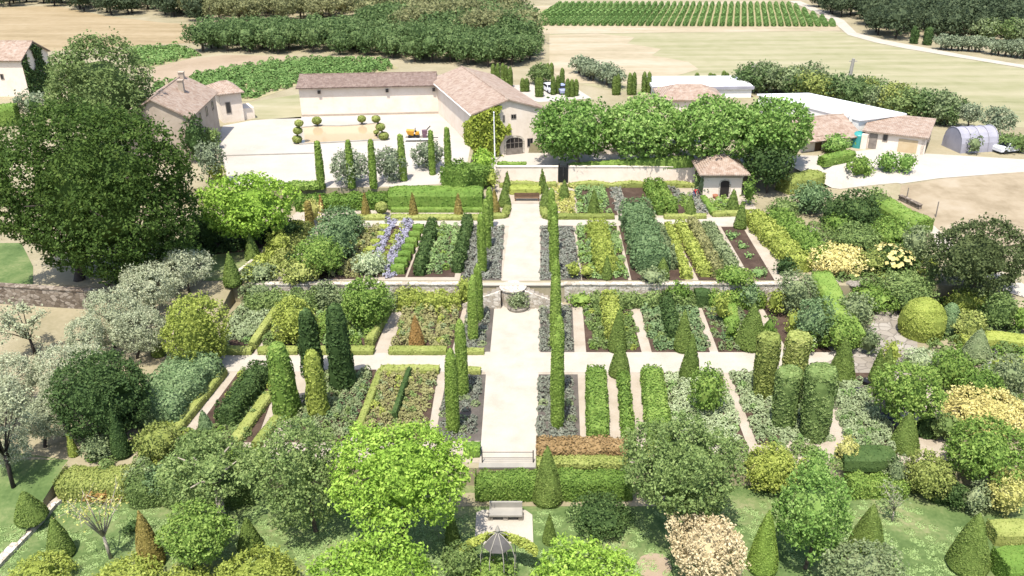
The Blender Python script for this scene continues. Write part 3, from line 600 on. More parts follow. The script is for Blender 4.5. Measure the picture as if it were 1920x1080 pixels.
# left of the path, upper garden
bed([(880, 424), (946, 424), (939, 526), (862, 526)], 'dark_gravel'); planting('faded grey lavender around the tall cypresses left of the central path', [(884, 427), (944, 427), (936, 523), (868, 523)], 'lavender', .3, .5, name='lavender_bed', cat='lavender')
bed([(800, 424), (874, 424), (852, 520), (764, 520)]); planting('dense leafy green vegetables between two dark rows', [(815, 428), (862, 428), (850, 512), (800, 512)], 'vegetable', .7, .8)
bed([(728, 424), (795, 424), (760, 520), (690, 520)])
planting('left strip of violet flowering lavender', [(728, 408), (748, 408), (706, 512), (680, 510)], 'violet', .4, .45, name='lavender_bed', cat='lavender')
planting('right strip of violet flowering lavender beside the box blocks', [(760, 412), (775, 412), (742, 524), (714, 522)], 'violet', .4, .45, name='lavender_bed', cat='lavender')
planting('yellow green low plants between the two violet strips', [(750, 420), (758, 420), (712, 522), (702, 520)], 'yellowgreen', .4, .6)
bed([(652, 426), (715, 426), (680, 524), (590, 524)]); planting('brown and green meadow plants left of the violet lavender', [(655, 429), (715, 429), (676, 520), (600, 520)], 'meadow', .7, .6)

# ------------------------------------------------------------------ buildings
def bld(label, origin, ang, cat='building', name='building'): return empty(name, tuple(origin), ang, label, cat)
def walls_gable(L, Wd, he, hr, ridge=.5):
    """walls, local x along the ridge 0..L, y 0..Wd"""
    m = MB(); yr = Wd * ridge
    v = [(0, 0, -.3), (L, 0, -.3), (L, Wd, -.3), (0, Wd, -.3), (0, 0, he), (L, 0, he), (L, Wd, he), (0, Wd, he), (0, yr, hr), (L, yr, hr)]
    m.add(v, [(0, 1, 5, 4), (2, 3, 7, 6), (0, 4, 8, 7, 3), (1, 2, 6, 9, 5)]); return m
def slab(m, a, b, c, d, t=.18):
    q = np.array([a, b, c, d], float); n = np.cross(q[1] - q[0], q[3] - q[0]); n /= np.linalg.norm(n)
    if n[2] < 0: n = -n
    v = np.concatenate([q, q + n * t]); m.add(v, [(0, 3, 2, 1), (4, 5, 6, 7), (0, 1, 5, 4), (1, 2, 6, 5), (2, 3, 7, 6), (3, 0, 4, 7)]); return m
def roof_gable(L, Wd, he, hr, ridge=.5, ov=.45, ovx=.35):
    m = MB(); yr = Wd * ridge; s1 = (hr - he) / yr; s2 = (hr - he) / (Wd - yr)
    slab(m, (-ovx, -ov, he - ov * s1), (L + ovx, -ov, he - ov * s1), (L + ovx, yr, hr), (-ovx, yr, hr)); slab(m, (-ovx, yr, hr), (L + ovx, yr, hr), (L + ovx, Wd + ov, he - ov * s2), (-ovx, Wd + ov, he - ov * s2))
    m.tube([(-ovx - .02, yr, hr + .16), (L + ovx + .02, yr, hr + .16)], .14, 8); return m
def panel(x0, x1, z0, z1, y, t=.06): return MB().box(x0, x1, y - t, y + .02, z0, z1)
def window(root, x0, x1, z0, z1, y, frame='wood_grey', pane='glass_dark', side=None):
    """window on the wall y = const (local), or on x = const when side is given"""
    f = MB(); w = .1
    M = Matrix.Identity(4) if side is None else Matrix.Translation((side, 0, 0)) @ Matrix.Rotation(math.pi / 2, 4, 'Z')
    for a in ((x0, x0 + w, z0, z1), (x1 - w, x1, z0, z1), (x0 + w, x1 - w, z0, z0 + w), (x0 + w, x1 - w, z1 - w, z1)): f.box(a[0], a[1], y - .07, y + .03, a[2], a[3], M=M)
    fo = obj('window', f, frame, root); g = MB(); g.box(x0 + w, x1 - w, y - .03, y + .02, z0 + w, z1 - w, M=M); obj('pane', g, pane, fo); return fo

# barn: wing with the arched door, then the long rear wing
pa, pb = onplane(890, 279, ZD), P(822, 213); u = (pb - pa)[:2]; L1 = np.linalg.norm(u); ang = math.atan2(u[1], u[0]); u = u / L1; lf = np.array([-u[1], u[0]])
W1 = 10.2; org = np.array([pa[0] - lf[0] * W1, pa[1] - lf[1] * W1, ZE])
he1 = z_at(pa, 214) - ZE; hr1 = he1 + 1.6
LB = L1 + 3.0
barn = bld('stone barn wing with a pale tiled ridge roof and an arched door beside climbing ivy', org, ang)
obj('wall', walls_gable(LB, W1, he1, hr1), 'plaster', barn); obj('roof', roof_gable(LB, W1, he1, hr1), 'tile', barn)
def arch_door(root, y0, y1, zt, x):
    m = MB(); n = 10; ym, r = (y0 + y1) / 2, (y1 - y0) / 2; pts = [(y0, 0)] + [(ym - r * math.cos(t), zt - r * .45 + r * .45 * math.sin(t)) for t in np.linspace(0, math.pi, n)] + [(y1, 0)]
    v = [(x - .05, a, b) for a, b in pts] + [(x + .3, a, b) for a, b in pts]; k = len(pts); m.add(v, [tuple(range(k)), *[(i, i + k, (i + 1) % k + k, (i + 1) % k) for i in range(k)]]); o = obj('door', m, 'dark_opening', root)
    g = MB()
    for q in (.25, .5, .75): g.box(x - .09, x - .05, y0 + (y1 - y0) * q - .04, y0 + (y1 - y0) * q + .04, 0, zt - .15)
    for zz in (.9, 1.7): g.box(x - .1, x - .052, y0, y1, zz, zz + .07)
    g.box(x - .085, x - .052, y0 + .05, y1 - .05, .02, .95); obj('door_grille', g, 'wood_grey', o)
    s = MB(); ov = [(y0 - .3, 0), *[(ym - (r + .3) * math.cos(t), zt - r * .45 + (r * .45 + .3) * math.sin(t)) for t in np.linspace(0, math.pi, n)], (y1 + .3, 0)]
    for i in range(len(pts) - 1): s.add([(x - .03, *pts[i]), (x - .03, *pts[i + 1]), (x - .03, *ov[i + 1]), (x - .03, *ov[i])], [(0, 1, 2, 3)])
    obj('stone_surround', s, 'stone', root)
arch_door(barn, 3.0, 5.5, 2.5, -.02)
window(barn, 1.3, 2.0, 1.0, 2.2, 0, 'wood_grey', side=-.0) if False else None
def xwin(root, y0, y1, z0, z1, x, pane='glass_dark', frame='wood_grey'):
    f = MB(); w = .09
    for a in ((y0, y0 + w, z0, z1), (y1 - w, y1, z0, z1), (y0 + w, y1 - w, z0, z0 + w), (y0 + w, y1 - w, z1 - w, z1), ((y0 + y1) / 2 - .03, (y0 + y1) / 2 + .03, z0 + w, z1 - w)): f.box(x - .05, x + .02, a[0], a[1], a[2], a[3])
    fo = obj('window', f, frame, root); obj('pane', MB().box(x - .022, x + .015, y0 + w, y1 - w, z0 + w, z1 - w), pane, fo)
xwin(barn, 1.4, 2.3, .9, 2.2, -.0); xwin(barn, 3.9, 4.7, 5.2, 5.9, -.0); xwin(barn, 5.6, 5.9, 4.9, 5.9, -.0)
gut = MB(); gut.tube([(-.3, W1 + .5, he1 - .12), (min(L1, LB), W1 + .5, he1 - .12)], .09, 6); obj('gutter', gut, 'white_wall', barn)
iv = MB(); rng = nrng(); n = 5200                                    # creeper on the gable's left half and round the corner
yy = rng.uniform(4.9, W1 + .5, n); zz = rng.uniform(0, 1, n) ** .8 * (he1 + .9); k = (yy > 6.1 + .5 * np.sin(zz * 1.3)) | ((zz > 3.1) & (zz < 4.3 + .3 * np.sin(yy * 3)) ) ; k &= zz < he1 + (W1 - yy).clip(0) * .38 - .2
yy, zz = yy[k], zz[k]; iv.leaves(np.stack([-.12 - abs(rng.normal(size=len(yy))) * .25, yy, zz], 1), np.tile((-1, 0, .4), (len(yy), 1)), .4, rng, .6)
n = 1800; xx = rng.uniform(-.3, 4.2, n); zz = rng.uniform(0, he1 - .4, n) * (1 - .08 * xx.clip(0)); iv.leaves(np.stack([xx, W1 + .12 + abs(rng.normal(size=n)) * .2, zz], 1), np.tile((0, 1, .4), (n, 1)), .4, rng, .6)
tag(obj('ivy', iv, 'ivy', loc=org), 'yellow green creeper climbing the barn gable beside the arched door', 'ivy'); bpy.data.objects['ivy'].rotation_euler = (0, 0, ang)
pc = P(566, 219); u = (pb - pc)[:2]; L2 = np.linalg.norm(u); ang2 = math.atan2(u[1], u[0])
rear = bld('long low barn wing with a dark tiled roof closing the back of the yard', pc, ang2)
he2 = z_at(pc, 164) - ZD; hr2 = he2 + 1.0
obj('wall', walls_gable(L2 + 1.0, 8.0, he2, hr2, .55), 'plaster', rear); obj('roof', roof_gable(L2 - .4, 8.0, he2, hr2, .55, ov=.6), 'tile_dark', rear)
for x in (3.2, 14.0, 21.5):
    obj('wall_lamp', MB().box(x - .22, x + .22, -.42, -.02, he2 - 1.0, he2 - .55), 'dark_opening', rear)
obj('band', MB().box(.05, L2, -.05, -.004, .0, .35), 'plaster_grey', rear)

# house on the far left with the ivy covered gable
p0 = P(56, 181); p1 = P(104, 161); Wd = p1[1] - p0[1]; Lh = 22; he3 = z_at(p0, 112) - ZD
hl = bld('pale house with a tiled roof and dark ivy covered gable behind the big oak', (p0[0] - Lh, p0[1], ZD), 0)
obj('wall', walls_gable(Lh, Wd, he3, he3 + 2.3), 'plaster', hl); obj('roof', roof_gable(Lh, Wd, he3, he3 + 2.3), 'tile', hl)
window(hl, Lh - 4.3, Lh - 3.7, 3.0, 4.0, 0)
window(hl, Lh - 12, Lh - 11, 3.0, 4.2, 0)
iv = MB(); n = 3600; yy = rng.uniform(0, Wd, n); zz = rng.uniform(0, 1, n) * (he3 + 2.3 * (1 - abs(yy / Wd * 2 - 1)) - .3); k = np.sin(yy * 1.3 + 1) + np.sin(zz * .8) > -.95; yy, zz = yy[k], zz[k]
iv.leaves(np.stack([.08 + abs(rng.normal(size=len(yy))) * .2, yy, zz], 1), np.tile((1, 0, .3), (len(yy), 1)), .45, rng, .5); tag(obj('ivy', iv, 'darkgreen', loc=(p0[0], p0[1], ZD)), 'dark ivy hanging over the gable of the far left house', 'ivy')

# farmhouse left of the yard: wing and end block
a = P(366, 302); b = P(414, 247); u = (b - a)[:2]; L4 = np.linalg.norm(u); ang4 = math.atan2(u[1], u[0]); he4 = z_at(b, 172) - ZD
fw = bld('rough stone farmhouse wing with a pale tiled roof and chimneys left of the yard', a, ang4)
obj('wall', walls_gable(L4, 8.5, he4, he4 + 2.4), 'plaster_grey', fw); rf = obj('roof', roof_gable(L4, 8.5, he4, he4 + 2.4), 'tile', fw)
for (cx, cy) in ((L4 * .55, 2.6), (L4 * .93, 4.0)):
    c = MB(); c.box(cx - .35, cx + .35, cy - .35, cy + .35, he4 + .8, he4 + 3.1); c.box(cx - .42, cx + .42, cy - .42, cy + .42, he4 + 3.1, he4 + 3.25); obj('chimney', c, 'plaster_grey', rf)
for x in (L4 * .15, L4 * .38, L4 * .62, L4 * .85): window(fw, x - .45, x + .45, he4 - 2.2, he4 - .9, 0)
obj('door', panel(L4 * .5 - .6, L4 * .5 + .6, 0, 2.4, 0), 'wood_brown', fw)
a = P(419, 231); b = P(459, 226); u = (b - a)[:2]; L5 = np.linalg.norm(u); ang5 = math.atan2(u[1], u[0]); he5 = z_at(a, 176) - ZD
eb = bld('square pale end block with a low hipped tile roof behind the farmhouse wing', a, ang5)
m = MB(); m.add([(0, 0, -.3), (L5, 0, -.3), (L5, 7, -.3), (0, 7, -.3), (0, 0, he5), (L5, 0, he5), (L5, 7, he5), (0, 7, he5)], [(0, 1, 5, 4), (1, 2, 6, 5), (2, 3, 7, 6), (3, 0, 4, 7)]); obj('wall', m, 'plaster', eb)
def hip(L, Wd, he, rise, ov=.5, k=.35, th=.16):
    m = MB(); a = [(-ov, -ov, he), (L + ov, -ov, he), (L + ov, Wd + ov, he), (-ov, Wd + ov, he)]; q = min(L, Wd) * k; r0, r1 = (q, Wd / 2, he + rise), (L - q, Wd / 2, he + rise)
    v = a + [r0, r1] + [(x, y, z - th) for x, y, z in a]; m.add(v, [(0, 1, 5, 4), (1, 2, 5), (2, 3, 4, 5), (3, 0, 4), (6, 7, 1, 0), (7, 8, 2, 1), (8, 9, 3, 2), (9, 6, 0, 3), (9, 8, 7, 6)]); return m
obj('roof', hip(L5, 7, he5, 1.3), 'tile', eb); window(eb, .7, 1.5, he5 - 3.2, he5 - 1.4, 0)
obj('lean_to', MB().box(L5 + .02, L5 + 1.8, .5, 4, 0, 1.8), 'plaster', eb)

# garden hut with a pyramid roof
a = P(1317, 370); b = P(1389, 370); L6 = b[0] - a[0]; he6 = z_at(a, 324) - a[2]
hut = bld('small square garden hut with a tiled pyramid roof and dark arched doorway', a, 0, 'hut', 'garden_hut')
m = MB(); m.add([(0, 0, -.3), (L6, 0, -.3), (L6, L6, -.3), (0, L6, -.3), (0, 0, he6), (L6, 0, he6), (L6, L6, he6), (0, L6, he6)], [(0, 1, 5, 4), (1, 2, 6, 5), (2, 3, 7, 6), (3, 0, 4, 7)]); obj('wall', m, 'plaster', hut)
obj('roof', hip(L6, L6, he6, 1.75, .75, .42), 'tile', hut); obj('cornice', MB().box(-.12, L6 + .12, -.12, -.005, he6 - .62, he6 - .35), 'plaster_grey', hut)
m = MB(); x0, x1, zt = L6 * .44, L6 * .44 + 1.15, 2.25; ym, r = (x0 + x1) / 2, (x1 - x0) / 2; pts = [(x0, 0)] + [(ym - r * math.cos(t), zt - r * .5 + r * .5 * math.sin(t)) for t in np.linspace(0, math.pi, 9)] + [(x1, 0)]
m.add([(p, -.03, q) for p, q in pts], [tuple(range(len(pts)))]); obj('door', m, 'dark_opening', hut)
m = MB(); o = [(x0 - .18, 0)] + [(ym - (r + .18) * math.cos(t), zt - r * .5 + (r * .5 + .18) * math.sin(t)) for t in np.linspace(0, math.pi, 9)] + [(x1 + .18, 0)]
for i in range(len(pts) - 1): m.add([(pts[i][0], -.05, pts[i][1]), (pts[i + 1][0], -.05, pts[i + 1][1]), (o[i + 1][0], -.05, o[i + 1][1]), (o[i][0], -.05, o[i][1])], [(0, 1, 2, 3)])
obj('door_surround', m, 'stone', hut)
pot = MB(); pot.lathe([(.22, 0), (.32, .25), (.36, .5), (.3, .5)], 14); g = P(1341, 372); tag(obj('flower_pot', pot, 'terracotta', loc=g, smooth=True), 'terracotta pot by the hut door', 'pot')

# sheds and roofs on the right
def mono(label, A, B, dep, hf, hb, wall, roofm, name='shed', ov=.4, openside=False):
    u = (B - A)[:2]; L = np.linalg.norm(u); r = bld(label, A, math.atan2(u[1], u[0]), 'shed', name); m = MB()
    v = [(0, 0, -.3), (L, 0, -.3), (L, dep, -.3), (0, dep, -.3), (0, 0, hf), (L, 0, hf), (L, dep, hb), (0, dep, hb)]; fs = [(0, 1, 5, 4), (2, 3, 7, 6), (3, 0, 4, 7)]
    if not openside: fs.append((1, 2, 6, 5))
    m.add(v, fs); obj('wall', m, wall, r); sl = (hb - hf) / dep; q = MB(); slab(q, (-ov, -ov, hf - ov * sl), (L + ov, -ov, hf - ov * sl), (L + ov, dep + ov, hb + ov * sl), (-ov, dep + ov, hb + ov * sl), .2); obj('roof', q, roofm, r); return r, L
A, B = P(1618, 277), P(1730, 291); hf = z_at(B, 259) - ZD
sb, L = mono('long open ended shed with a pale tiled roof and cream pillars', A, B, 8.0, hf, hf + .7, 'plaster', 'tile', openside=True)
for y in (.35, 7.6): p_ = MB(); p_.box(L - .45, L + .15, y - .35, y + .35, -.2, hf + (.7 * y / 8) - .25); obj('pillar', p_, 'plaster', sb)
obj('inner_wall', MB().box(L - 3.2, L - 3.0, .1, 7.9, 0, hf - .1), 'plaster_tan', sb)
obj('shutter', panel(L - 3.4, L - .9, .0, hf - .5, 0), 'plaster_tan', sb); window(sb, L * .3, L * .3 + .7, 1.3, 2.4, 0); obj('door', panel(L * .08, L * .08 + 1.1, 0, 2.2, 0), 'wood_grey', sb); obj('buttress', MB().box(-.3, .5, -.9, -.01, 0, hf - .3), 'plaster', sb)
z = 3.3 + ZD; q = [onplane(*p, z) for p in ((1612, 227), (1700, 216), (1516, 177), (1419, 179))]; o = q[0].copy(); o[2] = ZD
ws = bld('long white flat roofed shed running back behind the tiled sheds', o, 0, 'shed', 'shed'); m = MB(); slab(m, *[p - o for p in q], .25); obj('roof', m, 'white_metal', ws)
m = MB(); c = [p - o for p in q]; i_ = sum(c) / 4
v = [i_ + (p - i_) * .97 for p in c]; m.add([(*p[:2], -.3) for p in v] + [(*p[:2], 3.29) for p in v], [(0, 1, 5, 4), (1, 2, 6, 5), (2, 3, 7, 6), (3, 0, 4, 7)]); obj('wall', m, 'white_wall', ws)
a = P(1500, 286); b = P(1604, 274); u = (b - a)[:2]; L7 = np.linalg.norm(u); he7 = z_at(b, 250) - ZD
ts = bld('low tiled outbuilding behind the plane trees beside the turquoise tank', a, math.atan2(u[1], u[0]), 'outbuilding', 'outbuilding'); obj('wall', walls_gable(L7, 8, he7, he7 + 1.7), 'plaster', ts); obj('roof', roof_gable(L7, 8, he7, he7 + 1.7, ov=.9), 'tile', ts)
for x in (L7 * .25, L7 * .6): obj('door', panel(x, x + 1.1, 0, 2.1, 0), 'wood_brown', ts)
acm = MB()
for k in range(3): acm.box(k * 1.15, k * 1.15 + .95, 0, .45, .1, 1.0); 
for k in range(3): acm.lathe([(.3, 0), (.3, .03)], 12, 1, ctr=(k * 1.15 + .48, .2))
g = onplane(1592, 226, ZD + he7 + 1.2); r_ = tag(obj('air_conditioner', acm, ['white_wall', 'iron'], loc=(g[0], g[1], ZD + he7 + .9)), 'cooling units on the back of the tiled outbuilding roof', 'cooling unit')
g = P(1608, 275); tk = MB(); hh = z_at(g, 246) - ZD; tk.lathe([(1.05, 0), (1.05, hh * .8), (.95, hh * .86), (.55, hh * .95), (.25, hh * .97), (.25, hh)], 24); tag(obj('water_tank', tk, 'turquoise', loc=g, smooth=False), 'turquoise upright water tank between two tiled sheds', 'tank')
# flat white building beyond the plane trees
A, B = P(1226, 184), P(1408, 183); u = (B - A)[:2]; Lb = np.linalg.norm(u); hb_ = z_at(A, 163) - ZD
wb = bld('long white flat roofed hall beyond the plane trees', A, math.atan2(u[1], u[0]), 'hall', 'hall'); m = MB(); m.box(0, Lb, 0, 9, -.3, hb_ - .5); obj('wall', m, 'white_wall', wb)
m = MB(); m.box(-.3, Lb + .3, -.3, 9.3, hb_ - .49, hb_); obj('roof', m, 'white_metal', wb); obj('opening', panel(Lb * .48, Lb * .58, .3, hb_ - .7, 0), 'dark_opening', wb)
obj('roof_edge', MB().box(-.35, Lb + .35, -.36, -.302, hb_ - .35, hb_ + .12), 'tarp', wb)
A, B = P(1240, 208), P(1352, 208); Lc = B[0] - A[0]; hc = z_at(A, 186) - ZD
hr = bld('tiled hip roofed cottage half hidden by the plane trees', A, 0, 'cottage', 'cottage'); m = MB(); m.box(0, Lc, 0, 8, -.3, hc - .17); obj('wall', m, 'plaster', hr); obj('roof', hip(Lc, 8, hc, 1.7), 'tile', hr)
# poly tunnel
A, B = P(1800, 288), P(1868, 284); u = (B - A)[:2]; Lp = np.linalg.norm(u); m = MB(); n = 12; hp = z_at(A, 250) - ZD + .3; tp = []
for x in np.linspace(0, Lp, 7):
    for t in np.linspace(0, math.pi, n): tp.append((x, 2.1 - 2.1 * math.cos(t), hp * math.sin(t) ** .7))
m.add(tp, [(i * n + j, (i + 1) * n + j, (i + 1) * n + j + 1, i * n + j + 1) for i in range(6) for j in range(n - 1)] + [tuple(range(n)), tuple(6 * n + j for j in range(n))[::-1]])
tn = bld('pale lilac plastic covered tunnel beside the open shed', A, math.atan2(u[1], u[0]), 'polytunnel', 'polytunnel'); obj('cover', m, 'tarp', tn)
for x in np.linspace(.0, Lp, 5):
    h_ = MB(); h_.tube([(x, 2.1 - 2.16 * math.cos(t), (hp + .06) * math.sin(t) ** .7) for t in np.linspace(0, math.pi, 12)], .05, 5); obj('hoop', h_, 'tarp', tn)

# walls
def wallrun(label, pts, h, t, mat, cope=None, name='garden_wall', z0=None):
    W_ = [P(*p) for p in pts]; o = W_[0].copy()
    if z0 is not None: o[2] = z0
    r = empty(name, tuple(o), 0, label, 'wall'); m, cm = MB(), MB()
    for a, b in zip(W_[:-1], W_[1:]):
        d = (b - a)[:2]; L = np.linalg.norm(d); M = Matrix.Translation((a[0] - o[0], a[1] - o[1], 0)) @ Matrix.Rotation(math.atan2(d[1], d[0]), 4, 'Z')
        m.box(0, L, 0, t, -.4, h, M=M); cm.box(-.06, L + .06, -.07, t + .07, h + .002, h + .12, M=M)
    obj('wall', m, mat, r); obj('coping', cm, cope or mat, r); return r
g0 = P(935, 341)
wh = z_at(P(990, 341), 312) - ZC
wallrun('plastered garden wall between the barn hedge and the dark gate', [(930, 342.5), (1046, 342.5)], wh, .35, 'plaster')
wallrun('long plastered garden wall between the dark gate and the hut', [(1065, 342.5), (1302, 342.5)], wh, .35, 'plaster')
gt = empty('garden_gate', tuple(P(1047, 342.5)), 0, 'dark iron gate standing open in the garden wall under the plane trees', 'gate'); gl = P(1064.5, 342.5)[0] - P(1047, 342.5)[0]
for x in (0.06, gl - .06): obj('gate_post', MB().box(x - .1, x + .1, -.1, .1, 0, wh + .5), 'iron', gt)
for a_, b_ in ((.18, gl / 2 - .03), (gl / 2 + .03, gl - .18)):
    m = MB(); m.box(a_, b_, -.03, .03, .08, .3); m.box(a_, b_, -.03, .03, wh - .2, wh); m.box(a_, b_, -.015, .015, .3, wh * .95)
    for x in np.linspace(a_, b_, 7): m.box(x - .02, x + .02, -.035, .035, .05, wh + .25)
    obj('gate_leaf', m, 'iron', gt)
wallrun('rough stone retaining wall under the big oak', [(-60, 562), (206, 562)], 1.95, .6, 'stone_brown_and_shade', 'stone_brown_and_shade', 'retaining_wall', z0=0)  # darker stone colour stands in for the oak's shadow on this wall
wallrun('stone terrace wall left of the double stair', [(470, 566.5), (866, 566.5)], 1.9, .5, 'stone', 'stone', 'retaining_wall', z0=0)
wallrun('stone terrace wall right of the double stair', [(1058, 566.5), (1520, 566.5)], 1.9, .5, 'stone', 'stone', 'retaining_wall', z0=0)
# double stair with the curved landing wall
A = P(868, 572); B = P(1056, 572); st = empty('stone_stair', ((A[0] + B[0]) / 2, Y2, 0), 0, 'pale stone double stair climbing the terrace wall on the central path', 'stair'); hw = (B[0] - A[0]) / 2
obj('landing_wall', MB().box(-hw, hw, .06, .45, -.3, 1.78), 'stone', st); obj('landing_coping', MB().box(-hw - .05, hw + .05, -.06, .55, 1.785, 1.9), 'gravel_white', st)
for sgn in (-1, 1):
    m = MB(); n = 8
    for k in range(n):
        x0, x1 = 1.2 + (hw - 1.3) * k / n, 1.2 + (hw - 1.3) * (k + 1) / n; zt = 1.72 * (1 - (k + .4) / n)
        m.box(min(sgn * x0, sgn * x1), max(sgn * x0, sgn * x1), -1.3, .055, -.2, zt)
    obj('flight', m, 'rock', st); r_ = MB()
    v = [(sgn * 1.2, -1.34, -.2), (sgn * hw, -1.34, -.2), (sgn * hw, -1.34, .45), (sgn * 1.2, -1.34, 1.95)]; v2 = [(a, -1.6, c) for a, b, c in v]; r_.add(v + v2, [(0, 1, 2, 3), (7, 6, 5, 4), (3, 2, 6, 7), (2, 1, 5, 6), (0, 3, 7, 4)]); obj('parapet', r_, 'stone', st)
m = MB(); m.lathe([(1.25, -.2), (1.25, 1.72), (1.35, 1.73), (1.35, 1.86), (.02, 1.87)], 24, ctr=(0, -.25)); obj('landing', m, 'stone', st)
# round planter in front of the stair
g = P(971, 578); pl = empty('planter', tuple(g), 0, 'round stone planter of flowers at the foot of the double stair', 'planter')
m = MB(); m.lathe([(.95, -.1), (1.1, .12), (1.12, .3), (.95, .34), (.02, .34)], 18, jit=.03); obj('basin', m, 'rock', pl)
m = MB(); rng = nrng(); crown(m, (0, 0, .95), 1.15, .95, .2, rng, 14, .42, 1.4, .7, floor=.2); obj('plant', m, 'greygreen', pl)
m = MB(); d = sph(60, rng); d[:, 2] = abs(d[:, 2]); m.leaves(np.array([0, 0, .95]) + d * (1.17, 1.17, 1.0), d, .16, rng, .3, .9); obj('flowers', m, 'silver', pl)

# pond with cloud pruned trees
q = [P(*p) for p in ((566, 270), (566, 240), (600, 237), (640, 237.5), (690, 234), (706, 232), (716, 262))]; o = sum(q) / len(q); pd = empty('pond', tuple(o), 0, 'shallow stone edged pond in the gravel yard reflecting clipped trees', 'pond')
m = MB(); m.add([p - o + (0, 0, .07) for p in q], [tuple(range(len(q)))]); obj('water', m, 'pool_water', pd)
m = MB(); k = len(q); v = [p - o for p in q]; ou = [x * (1 + .5 / np.linalg.norm(x)) for x in v]
for i in range(k):
    j = (i + 1) % k; m.add([v[i] + (0, 0, .16), v[j] + (0, 0, .16), ou[j] + (0, 0, .16), ou[i] + (0, 0, .16), v[i] * 1, v[j] * 1, ou[j] * 1, ou[i] * 1], [(0, 1, 2, 3), (0, 4, 5, 1), (2, 6, 7, 3)])
obj('kerb', m, 'concrete', pd)
def cloud_tree(label, x, yb, balls):
    g = P(x, yb); s = ppm(g); r = empty('cloud_tree', tuple(g), 0, label, 'tree', 'cloud pruned trees round the pond'); zt = 0; m = MB(); pts = [(0, 0, -.1)]; rng = nrng(); cr = []
    for bx, by, w in balls:
        z_ = z_at(g, by) - g[2]; xo = (bx - x) / s; cr.append((xo, z_, w / 2 / s)); pts.append((xo, 0, z_))
    m.tube(pts, [.14] * len(pts), 6); obj('trunk', m, 'bark', r)
    for xo, z_, rr in cr:
        b_ = MB(); clipped(b_, [(rr * math.sin(t), rr * .8 * -math.cos(t)) for t in np.linspace(.08, 3.06, 8)], rng, .24); b_.v = [v + (xo, 0, z_) for v in b_.v]; obj('foliage_ball', b_, 'boxhedge', r)
cloud_tree('cloud pruned tree of three stacked balls at the left pond corner', 561, 269, [(558, 261, 18), (561, 245, 17), (565, 231, 16)])
cloud_tree('single ball clipped tree on the far pond edge, left one', 596, 237, [(595, 226, 18)])
cloud_tree('single ball clipped tree on the far pond edge, right one', 679, 234, [(679, 223, 16)])
cloud_tree('cloud pruned tree of three stacked balls at the right pond corner', 712, 262, [(720, 255, 19), (715, 238, 18), (708, 223, 16)])
cloud_tree('small ball clipped tree tucked behind the right pond corner', 706, 256, [(706, 248, 10)])

# flagpoles, utility poles
for x, yb, yt, lab in ((909, 293, 226, 'shorter white flagpole in front of the barn ivy'), (928, 303, 212, 'taller white flagpole in front of the barn ivy')):
    g = P(x, yb); h = z_at(g, yt) - g[2]; r = empty('flagpole', tuple(g), 0, lab, 'flagpole', 'flagpoles by the barn'); obj('pole', MB().tube([(0, 0, -.2), (0, 0, h)], [.1, .07], 8), 'white_metal', r); obj('finial', MB().lathe([(.02, h), (.13, h + .1), (.02, h + .22)], 8), 'white_metal', r); obj('base', MB().lathe([(.3, -.05), (.3, .12), (.12, .15)], 10), 'concrete', r)
for x, yb, yt, w, lab in ((1586, 178, 110, .42, 'thick leaning concrete utility pole by the hedge'), (1411, 172, 120, .22, 'thin grey utility pole at the end of the white hall')):
    g = P(x, yb); h = z_at(g, yt) - g[2]; dx = (4 / ppm(g)) if w > .3 else 0; r = empty('utility_pole', tuple(g), 0, lab, 'pole'); obj('pole', MB().tube([(0, 0, -.2), (dx, 0, h)], [w, w * .7], 8), 'concrete', r); obj('crossarm', MB().box(dx - .7, dx + .7, -.07, .07, h - .5, h - .36), 'concrete', r)
# parasols on the square
for x, y, w in ((1280, 310, 66), (1232, 309, 40)):
    g = P(x, y); r = empty('parasol', tuple(g), 0, 'wide white parasol under the plane trees near the hut' if w > 50 else 'smaller white parasol beside the wide one under the plane trees', 'parasol'); R = w / 2 / ppm(g); obj('pole', MB().tube([(0, 0, 0), (0, 0, 2.6)], .04, 6), 'wood_grey', r)
    m = MB(); k = 8; v = [(0, 0, 2.75)] + [(R * math.cos(t), R * math.sin(t), 2.2) for t in np.linspace(0, 6.283, k, endpoint=False)]; m.add(v, [(0, 1 + i, 1 + (i + 1) % k) for i in range(k)]); obj('canopy', m, 'canvas', r)

